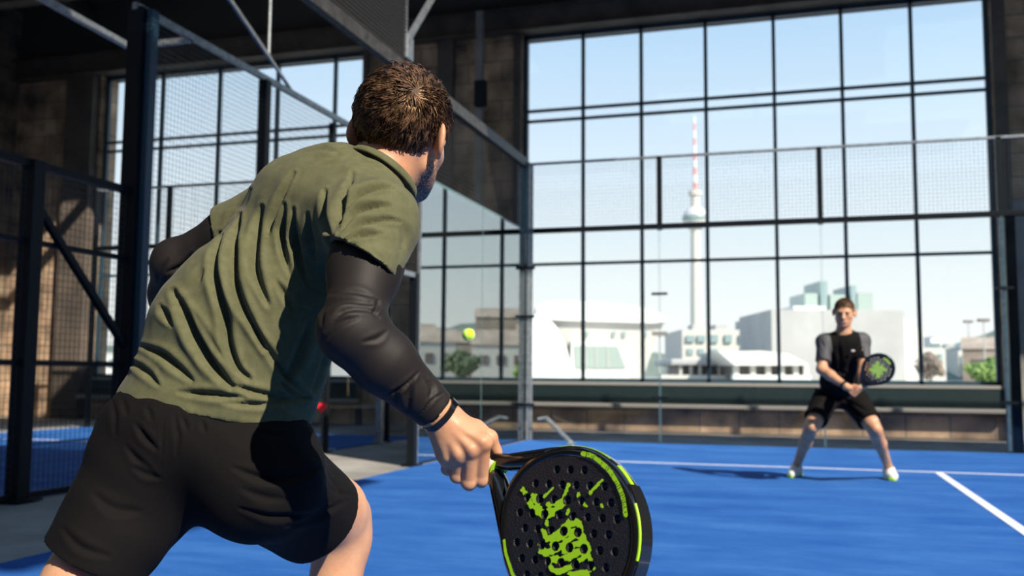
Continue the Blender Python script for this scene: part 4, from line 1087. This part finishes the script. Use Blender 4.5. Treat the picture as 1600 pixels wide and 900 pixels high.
    for (dr_, dz) in ((.0015, -.014), (.0045, -.010), (.0035, .001), (.0, .004), (-.003, .000), (-.003, -.012)):
        vs += [cC + cn*dz + ca*(.0715 - dz*.3 + dr_)*math.cos(2*math.pi*i/n) + cb*(.0655 - dz*.3 + dr_)*math.sin(2*math.pi*i/n) for i in range(n)]
    m.add(vs, [(j_*n+i, j_*n+(i+1) % n, ((j_+1) % 6)*n+(i+1) % n, ((j_+1) % 6)*n+i) for j_ in range(6) for i in range(n)])
    m.build('collar', M['olive'], shirt, smooth=True)
    # shorts
    hemL = at(148, 868, 1.735); nHL = unit(cvec(-.40, .86, -.10)); hemR = at(507, 810, 1.99); nHR = unit(cvec(.60, .60, .52)); dl = unit(kneeL - hipL); dr = unit(kneeR - hipR + cvec(0, .05, 0))
    shp = [ell(at(328, 672, 1.82), (sp3, ac3, dp3), (.13, .191, .145), .06), ell(at(257, 722, 1.80), np.eye(3), (.112, .112, .105), .05), ell(at(398, 742, 1.77), np.eye(3), (.115, .115, .115), .06),
           cone(at(256, 716, 1.82), hemL + dl*.07, .130, .084, .04), cone(at(400, 742, 1.80), hemR + dr*.10, .118, .092, .04),
           cone(at(440, 800, 1.90), at(462, 850, 1.99), .045, .025, .04),
           plane(hemL, nHL, .17), plane(hemR, nHR, .17), plane(at(330, 605, 1.82), -nrm, .26),
           cone(hemL - dl*.02, hemL + dl*.12, .074, .079, 0, True), cone(hemR - dr*.02, hemR + dr*.12, .076, .084, 0, True)]
    V, Fq = surf(shp, *bounds([hemL, hemR, at(328, 620, 1.82), at(170, 640, 1.82), at(490, 660, 1.8), at(328, 740, 1.6)], .16), .0042, 2)
    V, Fq = drop_islands(V, Fq); Nn = normals(V, Fq)
    S8 = lambda *p: [(50 + a / 2.647, 560 + b / 2.647) for a, b in p]
    G_ = [(S8((835, 455), (930, 490), (1040, 500), (1120, 480), (1195, 440)), 6, .010), (S8((870, 540), (960, 575), (1060, 585)), 6, .006), (S8((860, 620), (1000, 655), (1140, 640), (1230, 590)), 5, .009),
          (S8((1050, 690), (1150, 660), (1250, 610), (1300, 590)), 5, .008), (S8((1195, 400), (1215, 460), (1260, 520), (1300, 590)), 3, .006), (S8((1180, 270), (1190, 340), (1197, 400)), 3, .006),
          (S8((545, 230), (540, 330), (535, 450)), 2.2, .003), (S8((430, 270), (470, 330), (520, 380)), 5, .008), (S8((410, 450), (470, 480), (530, 500)), 5, .007),
          (S8((380, 360), (430, 420), (500, 470)), 5, .006), (S8((1215, 300), (1240, 380), (1250, 440)), 6, .008), (S8((1280, 400), (1300, 470), (1290, 540)), 5, .006),
          (S8((330, 160), (350, 240), (340, 320)), 4, .005), (S8((380, 170), (400, 240)), 4, .004), (S8((620, 240), (640, 300)), 4, .004), (S8((700, 255), (715, 310)), 4, .004),
          (S8((590, 235), (605, 330), (600, 400)), 4, .004), (S8((900, 280), (980, 310), (1060, 310)), 4, .005), (S8((480, 200), (500, 260)), 4, .004),
          (S8((120, 700), (200, 780), (320, 820)), 6, .006), (S8((250, 560), (330, 620), (450, 640)), 7, .006), (S8((1240, 470), (1310, 500), (1350, 520)), 4, .005), (S8((1230, 540), (1290, 560), (1340, 560)), 4, .005)]
    G_ = [(p_, w_, q_ * .7) for p_, w_, q_ in G_]
    V = creases(V, Nn, G_)
    V = V + Nn * (wav(V, 21, 70) * .0012 + wav(V, 22, 28) * .0035)[:, None]
    shorts = link_mesh('shorts', mesh_np(V, Fq), M['black_cloth'], man)
    # arm sleeves
    for nm, pr__, sh, el, wr, cut0, cut1, s_ in (('R', arm_prims(shR, elR, wrR, 1.09), shR, elR, wrR, shR + (elR - shR)*.15, at(680, 641, 1.576), 1),
                                                ('L', arm_prims(shL, elL, wrL, 1.07), shL, elL, wrL, shL + (elL - shL)*.15, wrL + (elL - wrL)*.06, 1)):
        dw = unit(wr - el)
        pr__ = list(pr__) + [cone(cut1 - dw*.03, cut1 + dw*.02, .0325, .0325, .01)] if nm == 'R' else list(pr__)
        pr__ += [plane(cut1, dw, .07), plane(cut0, -unit(el - sh), .10)]
        V, Fq = surf(pr__, *bounds([sh, el, wr], .085), .003, 2); V, Fq = drop_islands(V, Fq); Nn = normals(V, Fq)
        if nm == 'R':
            C8 = lambda *p: [(480 + a / 3.461, 480 + b / 3.461) for a, b in p]
            E_ = [(C4((690, 560), (700, 510), (760, 488), (850, 500)), 5, .006), (C4((700, 580), (760, 520), (830, 515), (865, 540)), 4, .005), (C4((855, 480), (862, 500), (850, 530)), 3.5, .005),
                  (C4((720, 470), (790, 462), (850, 478)), 4, .004), (C4((690, 620), (740, 560), (800, 540)), 5, .004),
                  (C8((430, 470), (520, 430), (605, 350)), 3.0, .005), (C8((545, 560), (550, 490), (570, 400)), 5, .0055), (C8((600, 600), (680, 500), (740, 460)), 2.2, .004),
                  (C8((640, 380), (680, 440), (660, 500)), 4, .004), (C8((490, 520), (480, 470), (500, 440)), 4, .004), (C8((430, 130), (380, 170), (300, 190)), 4, .003)]
        else:
            E_ = [([(300, 395), (285, 415), (262, 425)], 4, .006), ([(310, 410), (290, 430), (270, 440)], 3.5, .006), ([(262, 405), (252, 420), (246, 440)], 4, .004), ([(285, 440), (270, 455), (255, 460)], 4, .005)]
        V = creases(V, Nn, E_); V = V + Nn * (wav(V, 31, 60) * .0008)[:, None]
        link_mesh('arm_sleeve', mesh_np(V, Fq), M['sleeve'], man)
    # wristband
    dw = unit(wrR - elR); cB = at(687, 649, 1.577); a = unit(np.cross(dw, CF)); b = np.cross(dw, a)
    m = MB(); n = 48; vs = []
    for (dr_, dz) in ((0, -.0055), (.0022, -.005), (.0022, .005), (0, .0055), (-.002, .005), (-.002, -.005)):
        vs += [cB + dw*dz + a*(.0315 + dr_)*math.cos(2*math.pi*i/n) + b*(.0315 + dr_)*math.sin(2*math.pi*i/n) for i in range(n)]
    fs = [(j*n+i, j*n+(i+1) % n, ((j+1) % 6)*n+(i+1) % n, ((j+1) % 6)*n+i) for j in range(6) for i in range(n)]
    m.add(vs, fs); wb = m.build('wristband', M['rubber'], man, smooth='auto')
    for sg, nm in ((-1, 'clasp'), (.15, 'tab')):
        m = MB(); m.obox(cB + a*(.0345*sg*-1 if nm == 'clasp' else .006) + b*(.004 if nm == 'clasp' else -.0305), ((a, b, dw) if nm == 'clasp' else (b, a, dw)), (.0022, .007, .0068)); m.build(nm, M['rubber'], wb, bevel=.001)
    # shoes
    for ank, f_ in ((ankR, fR), (ankL, fL)):
        V, Fq = surf(foot_prims(ank, f_, 1.05, .008) + [plane(np.array((ank[0], ank[1], .10)), UZ, .12), plane(np.array((ank[0], ank[1], .003)), -UZ, .3)], *bounds([ank, ank + f_*.22, ank - f_*.1], .1), .004, 1)
        so = link_mesh('shoe', mesh_np(V, Fq), M['shoe'], man)
        MB().prism([np.array((ank[0], ank[1], .001)) + f_*x + np.cross(f_, UZ)*y for x, y in ((-.10, -.03), (-.10, .03), (-.03, .045), (.10, .052), (.19, .035), (.205, 0), (.19, -.03), (.10, -.045), (-.03, -.04))], (0, 0, .022)).build('sole', M['lime'], so, bevel=.004)
    # racket
    O = at(776, 728, 1.585); uu = unit(cvec(.60, .39, -.70)); nn = unit(cvec(-.53, -.20, -.82))
    root, W, face, holes, (cx, Ru, Rv, T) = racket('padel_racket', O, uu, nn, 'black round padel racket with lime green print held by the player in front')
    return W, root, face, holes, (cx, Ru, Rv, T)
W_, root_, face_, holes_, (cx_, Ru_, Rv_, T_) = front_player()
def pix_uv(pts):
    """photo positions on the printed face -> racket plane coordinates"""
    O_ = W_(0, 0, 0); uu_ = W_(1, 0, 0) - O_; vv_ = W_(0, 1, 0) - O_; nn_ = W_(0, 0, 1) - O_; Fp = W_(0, 0, T_ / 2); out = []
    for x, y in pts:
        r_ = ray(x, y); t = ((Fp - CAM) @ nn_) / (r_ @ nn_); q = CAM + r_ * t - O_; out.append((q @ uu_, q @ vv_))
    return out
R6 = lambda *p: pix_uv([(760 + a / 4.0926, 680 + b / 4.0909) for a, b in p])
logo = [(R6((235, 350), (262, 400), (290, 450), (340, 500), (400, 515), (440, 490)), .0055), (R6((300, 390), (325, 430), (345, 480)), .006), (R6((330, 400), (318, 380)), .0035),
        (R6((370, 395), (400, 365), (425, 340)), .003), (R6((395, 440), (430, 440), (470, 430), (500, 400), (515, 350), (525, 315)), .0045), (R6((440, 480), (480, 450), (505, 430)), .007),
        (R6((350, 490), (400, 490), (440, 475)), .008), (R6((590, 375), (598, 425)), .0035), (R6((620, 435), (640, 455)), .0025), (R6((665, 365), (700, 330), (740, 292)), .0035),
        (R6((520, 500), (528, 485)), .004), (R6((385, 555), (390, 570)), .004), (R6((370, 620), (385, 660), (440, 650), (500, 590), (560, 525)), .006),
        (R6((400, 660), (470, 620), (540, 570), (590, 560), (610, 640)), .008), (R6((350, 700), (360, 740), (420, 740), (500, 690), (570, 640), (620, 660), (650, 720)), .0085),
        (R6((420, 690), (480, 650), (560, 610)), .008), (R6((395, 780), (420, 850), (470, 870), (560, 830), (640, 770), (665, 800)), .007), (R6((420, 800), (500, 790), (580, 750), (640, 720)), .009),
        (R6((540, 890), (600, 890), (650, 870), (660, 820)), .008), (R6((500, 740), (560, 700), (610, 690)), .008), (R6((455, 205), (458, 208)), .0035), (R6((685, 845), (690, 850)), .003), (R6((738, 450), (742, 455)), .003)]
stamp([(p_, h_ * (.80 if h_ < .0065 else .62)) for p_, h_ in logo], W_, T_ / 2 + .0003, .0002, 'lime_print', M['lime'], face_, holes_)
band = [(R6((618, 118), (680, 135), (740, 180), (790, 230), (840, 310), (875, 400), (893, 508)), .0037), (R6((116, 675), (123, 740), (143, 810), (168, 885)), .0030), (R6((168, 885), (193, 930), (225, 980)), .0030)]
bo = stamp(band, W_, T_ / 2 + .0005, .0003, 'lime_lettering_band', M['lime'], face_, [], rough=.06)
m = MB(); rr_ = random.Random(4)
bp = polyline([p for p in band[0][0]], .0035)
for i in range(2, len(bp) - 1, 1):
    if rr_.random() < .8:
        tg = unit(bp[i] - bp[i-1]); o_ = np.array((-tg[1], tg[0])); L = rr_.uniform(.0012, .0026)
        for sg in ((-.5, .5) if rr_.random() < .4 else (rr_.uniform(-.4, .4),)):
            c_ = bp[i] + o_ * sg * .0035
            m.add([W_(*(c_ + tg * a_ * .0005 + o_ * b_ * L), T_ / 2 + .0012) for a_, b_ in ((-1, -1), (1, -1), (1, 1), (-1, 1))], [(0, 1, 2, 3)])
m.build('worn_lettering', M['grit'], bo)
# edge guard and lime stripes on the rim
def rim(t, off, w): return W_(cx_ + (Ru_ + off) * math.cos(t), (Rv_ + off) * math.sin(t) * (1 - .10 * max(0, -math.cos(t)) ** 2), w)
for nm, t0, t1, w0, w1, off, mk in (('edge_guard', -1.15, 1.15, -.014, .014, .0006, 'guard'), ('lime_stripe', .30, .92, .0140, .0165, .0004, 'lime'), ('lime_stripe', 1.15, 1.42, .0, .009, .0007, 'lime'), ('lime_stripe', 1.55, 2.25, .0052, .0072, .0007, 'lime')):
    m = MB(); n = 28; vs = []
    for i in range(n + 1):
        t = t0 + (t1 - t0) * i / n
        o1, o2 = (off, off) if nm != 'lime_stripe' or abs(w0) < .011 else (-.0003, -.0016)
        vs += [rim(t, o1, w0), rim(t, o2, w1), rim(t, o2 - .002, w1), rim(t, o1 - .002, w0)]
    m.add(vs, [(4*i+a, 4*i+(a+1) % 4, 4*i+4+(a+1) % 4, 4*i+4+a) for i in range(n) for a in range(4)])
    m.build(nm, M[mk], root_, smooth='auto')

# ================================================================== THE PLAYER BY THE BACK LINE
def gnd(x, y, z=0.0):
    d = ray(x, y); return CAM + d * ((z - CAM[2]) / d[2])
def far_player():
    s = 1.08
    hipL, hipR = at(1293, 618, 8.50), at(1331, 618, 8.48)
    kneeL, kneeR = at(1268, 667, 8.22), at(1366, 669, 8.18)
    a1, a2 = gnd(1245, 744), gnd(1389, 748)
    ankL = np.array((a1[0], a1[1], .10)); ankR = np.array((a2[0], a2[1], .10))
    fL = unit((gnd(1220, 752) - a1) * (1, 1, 0)); fR = unit((gnd(1412, 760) - a2) * (1, 1, 0))
    shL, shR = at(1288, 534, 8.22), at(1346, 533, 8.25)
    elL, elR = at(1284, 577, 8.12), at(1349, 575, 8.12)
    wrL, wrR = at(1322, 604, 7.92), at(1347, 601, 7.93)
    neck = at(1318, 519, 8.22); E = at(1319, 489, 8.18)
    fw = unit(cvec(-.38, .10, -.92)); up = unit(cvec(.02, -1, -.08)); rt = unit(np.cross(fw, up)); up = np.cross(rt, fw)
    sp = unit(neck - at(1312, 618, 8.5)); ac = unit(cvec(1, 0, .05)); ac = unit(ac - sp*(ac @ sp)); dp = np.cross(sp, ac); A = (ac, dp, sp)
    mid = at(1313, 618, 8.5)
    torso = [ell(at(1316, 553, 8.28), A, (.155, .105, .22), .05), ell(at(1313, 590, 8.38), A, (.135, .10, .16), .05), ell(mid, A, (.155, .115, .12), .05),
             cone(shL, shR, .060, .060, .05), cone(at(1317, 535, 8.24), neck, .07, .058, .04), ell(hipL, np.eye(3), (.085,)*3, .04), ell(hipR, np.eye(3), (.085,)*3, .04)]
    bk_ = unit(cvec(0, 0, 1))
    legs = leg_prims(hipL, kneeL, ankL, s, bk_) + leg_prims(hipR, kneeR, ankR, s, bk_) + foot_prims(ankL, fL, 1.0) + foot_prims(ankR, fR, 1.0)
    arms = arm_prims(shL, elL, wrL, .95) + arm_prims(shR, elR, wrR, .95)
    lo, hi = bounds([hipL, hipR, kneeL, kneeR, ankL, ankR, shL, shR, elL, elR, wrL, neck, ankL + fL*.2, ankR + fR*.2], .11); lo[2] = -.02; hi[2] = neck[2] + .02
    body = surf(torso + legs + arms, lo, hi, .0085, 1)
    HD = head_prims(E, rt, fw, up, 1.0, neck); h0, h1 = bounds([E, neck], .15); h0[2] = neck[2] - .02
    head = surf(torso + HD, h0, h1, .004, 1)
    # the racket he holds
    O = at(1345, 602, 7.90); uu = unit(at(1368, 578, 7.87) - O + cvec(0, 0, -.03)); nn = unit(cvec(-.25, -.12, -1)); nn = unit(nn - uu * (nn @ uu))
    G = O - uu * .065
    # gripping hand: fingers wrap the grip
    vv = np.cross(nn, uu); gh = []
    palm = G + vv * .0 + nn * .030
    pc = G - uu*.005 + nn*.004 - vv*.034 if ((wrL - G) @ vv) < 0 else G - uu*.005 + nn*.004 + vv*.034
    sg = -1 if ((wrL - G) @ vv) < 0 else 1
    gh += [cone(wrL, pc, .027, .024, .02), ell(pc, (uu, vv, nn), (.042, .017, .030), .012)]
    for i in range(4):
        b0 = G + uu*(.026 - .0195*i)
        q = [b0 + vv*sg*.030 + nn*.020, b0 + nn*.030, b0 - vv*sg*.027 + nn*.012, b0 - vv*sg*.024 - nn*.016]
        for a, b, r0, r1 in ((q[0], q[1], .0105, .0098), (q[1], q[2], .0098, .009), (q[2], q[3], .009, .0078)): gh.append(cone(a, b, r0, r1, .004))
    gh += [cone(pc + uu*.03, G + uu*.045 + nn*.024 + vv*sg*.01, .013, .011, .01), cone(G + uu*.045 + nn*.024 + vv*sg*.01, G + uu*.052 + nn*.022 - vv*sg*.018, .0105, .009, .004)]
    # supporting hand under the throat
    oh = []; pc2 = O + uu*.015 - nn*.040 + UZ*-.02
    oh += [cone(wrR, pc2, .026, .024, .02), ell(pc2, (uu, vv, nn), (.040, .038, .015), .012)]
    for i in range(4):
        a0 = pc2 + uu*.030 + vv*(.030 - .019*i); a1_ = a0 + uu*(.034, .038, .036, .028)[i] + nn*.004; a2_ = a1_ + uu*.024 + nn*.012
        oh += [cone(a0, a1_, .0098, .009, .005), cone(a1_, a2_, .009, .0072, .004)]
    oh += [cone(pc2 + vv*.03, pc2 + vv*.052 + uu*.028 + nn*.01, .0125, .0105, .01), cone(pc2 + vv*.052 + uu*.028 + nn*.01, pc2 + vv*.056 + uu*.052 + nn*.02, .0105, .0085, .004)]
    w1 = surf(gh + arms, *bounds([wrL, G - uu*.05, G + uu*.06, pc], .045), .0028, 1)
    w2 = surf(oh + arms, *bounds([wrR, pc2 + uu*.1, pc2 - vv*.04, pc2 + vv*.06], .03), .0028, 1)
    V, Fq = join([body, head, w1, w2])
    man = link_mesh('person', mesh_np(V, Fq), M['skin'], loc=np.array((mid[0], mid[1], 0)))
    tag(man, 'person facing the camera crouching in black shirt and shorts on the blue court', 'person')
    for sg_ in (-1, 1):
        e_ = MB().ball(E + rt*.031*sg_ + fw*.0875 + up*.001, .0105, 16).build('eye', M['eye'], man, smooth=True)
        MB().bar(E + rt*.018*sg_ + fw*.100 + up*.021, E + rt*.046*sg_ + fw*.090 + up*.020, .006, .006).build('eyebrow', M['hair_base'], man, smooth=True)
    hw = np.array((.1, -.75, .65))
    cap = [ell(E + up*.038 - fw*.012, (rt, fw, up), (.0815, .0985, .0900), .01)]
    for y, z in ((.088, -.02), (.06, -.06)): cap.append(ell(E + fw*y + up*z, (rt, fw, up), (.11, .050, .070), .012, True))
    cap.append(plane(E - up*.04, -up, .16, .006))
    ch, cf = surf(cap, E - .15, E + .17, .005, 1)
    S1 = hair_strands(E, rt, fw, up, 1.0, hw, 3500, .032, .0016, hair_mask, 9, flare=.45)
    hv, hf = join([(ch, cf), S1]); link_mesh('hair', mesh_np(hv, hf), M['hair'], man)
    # shirt
    slL = shL + (elL - shL)*.72; slR = shR + (elR - shR)*.72; dL = unit(elL - shL); dR = unit(elR - shR)
    hem = at(1304, 618, 8.42); hn = unit(cvec(-.12, 1, 0))
    sp_ = [ell(at(1316, 553, 8.28), A, (.170, .125, .23), .05), ell(at(1311, 592, 8.37), A, (.170, .135, .18), .06), ell(mid - UZ*.01, A, (.178, .14, .12), .05),
           cone(shL, shR, .074, .074, .05), cone(at(1317, 535, 8.24), neck - UZ*.012, .082, .066, .04), cone(shL, slL + dL*.04, .068, .064, .03), cone(shR, slR + dR*.04, .068, .064, .03),
           plane(hem, hn, .34), plane(slL, dL, .08), plane(slR, dR, .08), plane(neck + UZ*.012 + CF*-.0, unit(UZ - CF*.55), .11),
           cone(slL - dL*.02, slL + dL*.05, .050, .056, 0, True), cone(slR - dR*.02, slR + dR*.05, .050, .056, 0, True)]
    V, Fq = surf(sp_, *bounds([shL, shR, slL, slR, neck, hem, mid], .20), .007, 1); V, Fq = drop_islands(V, Fq); Nn = normals(V, Fq)
    fo = [([(1290, 590), (1305, 580), (1325, 585)], 3, .012), ([(1285, 600), (1300, 596), (1320, 600)], 3, .012), ([(1295, 545), (1303, 565), (1300, 590)], 3, .012), ([(1335, 550), (1328, 570), (1330, 590)], 3, .012),
          ([(1276, 545), (1280, 560), (1292, 556)], 2, .008), ([(1310, 530), (1312, 560), (1316, 590)], 3, .010), ([(1282, 530), (1288, 545)], 2, .006), ([(1350, 540), (1345, 555)], 2, .006)]
    V = creases(V, Nn, fo); V = V + Nn*(wav(V, 41, 26)*.004)[:, None]
    me = mesh_np(V, Fq); so = link_mesh('t_shirt', me, [M['black_cloth'], M['grey_cloth']], man)
    cen = V[Fq].mean(1); q1 = ((cen - shL) @ unit(elL - shL)); q2 = ((cen - shR) @ unit(elR - shR))
    off1 = ((cen - shL) @ ac) < .035; off2 = ((cen - shR) @ ac) > -.035
    gm = (off1 & (np.linalg.norm(cen - shL, axis=1) < .28)) | (off2 & (np.linalg.norm(cen - shR, axis=1) < .28))
    me.polygons.foreach_set('material_index', gm.astype(np.int32))
    mk = at(1333, 548, 8.10)
    MB().obox(mk, (CR, CU, CF), (.014, .008, .002)).build('chest_badge', M['silver'], so, bevel=.006)
    # shorts
    dl = unit(kneeL - hipL); dr = unit(kneeR - hipR); hl = hipL + (kneeL - hipL)*.78; hr = hipR + (kneeR - hipR)*.80
    sp_ = [ell(mid, A, (.165, .13, .12), .05), cone(hipL, hl + dl*.05, .118, .098, .05), cone(hipR, hr + dr*.05, .118, .098, .05), plane(hl, dl, .16), plane(hr, dr, .16), plane(mid + UZ*.06, UZ, .25),
           cone(hl - dl*.03, hl + dl*.05, .082, .090, 0, True), cone(hr - dr*.03, hr + dr*.05, .082, .090, 0, True)]
    V, Fq = surf(sp_, *bounds([mid, hl, hr], .2), .007, 1); V, Fq = drop_islands(V, Fq); Nn = normals(V, Fq)
    V = creases(V, Nn, [([(1300, 625), (1285, 635), (1268, 640)], 3, .010), ([(1325, 625), (1345, 638), (1360, 642)], 3, .012), ([(1315, 620), (1335, 640), (1350, 655)], 3, .010)]); V = V + Nn*(wav(V, 43, 26)*.004)[:, None]
    sh = link_mesh('shorts', mesh_np(V, Fq), M['black_cloth'], man)
    MB().obox(hr - CF*.093 + ac*.045 - dr*.035, (CR, CU, CF), (.014, .008, .003)).build('small_logo', M['silver'], sh, bevel=.003)
    # wristband
    dw = unit(wrL - elL); m = MB(); m.cyl(wrL - dw*.035, wrL - dw*.010, .034, .033, 24); m.build('wristband', M['rubber'], man, smooth='auto', bevel=.002)
    # shoes with lime soles
    for ank, f_ in ((ankL, fL), (ankR, fR)):
        V, Fq = surf(foot_prims(ank, f_, 1.02, .010) + [plane(np.array((ank[0], ank[1], .105)), UZ, .12), plane(np.array((ank[0], ank[1], .003)), -UZ, .3)], *bounds([ank, ank + f_*.22, ank - f_*.1], .1), .005, 1)
        so = link_mesh('shoe', mesh_np(V, Fq), M['shoe'], man)
        c_ = np.array((ank[0], ank[1], .001)); sv = np.cross(f_, UZ)
        MB().prism([c_ + f_*x + sv*y for x, y in ((-.105, -.03), (-.105, .03), (-.03, .045), (.10, .052), (.19, .037), (.205, 0), (.19, -.032), (.10, -.047), (-.03, -.042))], (0, 0, .028)).build('sole', M['lime'], so, bevel=.005)
        for k in range(4): MB().bar(c_ + UZ*(.088 - .007*k) + f_*(.035 + .025*k) - sv*.022, c_ + UZ*(.088 - .007*k) + f_*(.035 + .025*k) + sv*.022, .006, .006).build('lace', M['lime'], so)
    root, W, face, holes, (cx, Ru, Rv, T) = racket('padel_racket', O, uu, nn, 'small looking black padel racket with green print held by the crouching player')
    st_ = []
    for i in range(4):
        t = math.pi/4 + i*math.pi/2
        st_.append(([(cx + .012*math.cos(t), .012*math.sin(t)), (cx + .035*math.cos(t+.3), .035*math.sin(t+.3)), (cx + .058*math.cos(t), .058*math.sin(t))], .013))
    st_ += [([(cx - .03, -.03), (cx + .03, .03)], .012), ([(cx - .03, .03), (cx + .03, -.03)], .012), ([(cx + .102, -.03), (cx + .108, 0), (cx + .102, .03)], .008), ([(cx - .05, 0), (cx + .05, 0)], .010), ([(cx, -.05), (cx, .05)], .010)]
    stamp(st_, W, T/2 + .0004, .0002, 'green_print', M['lime'], face, holes)
far_player()
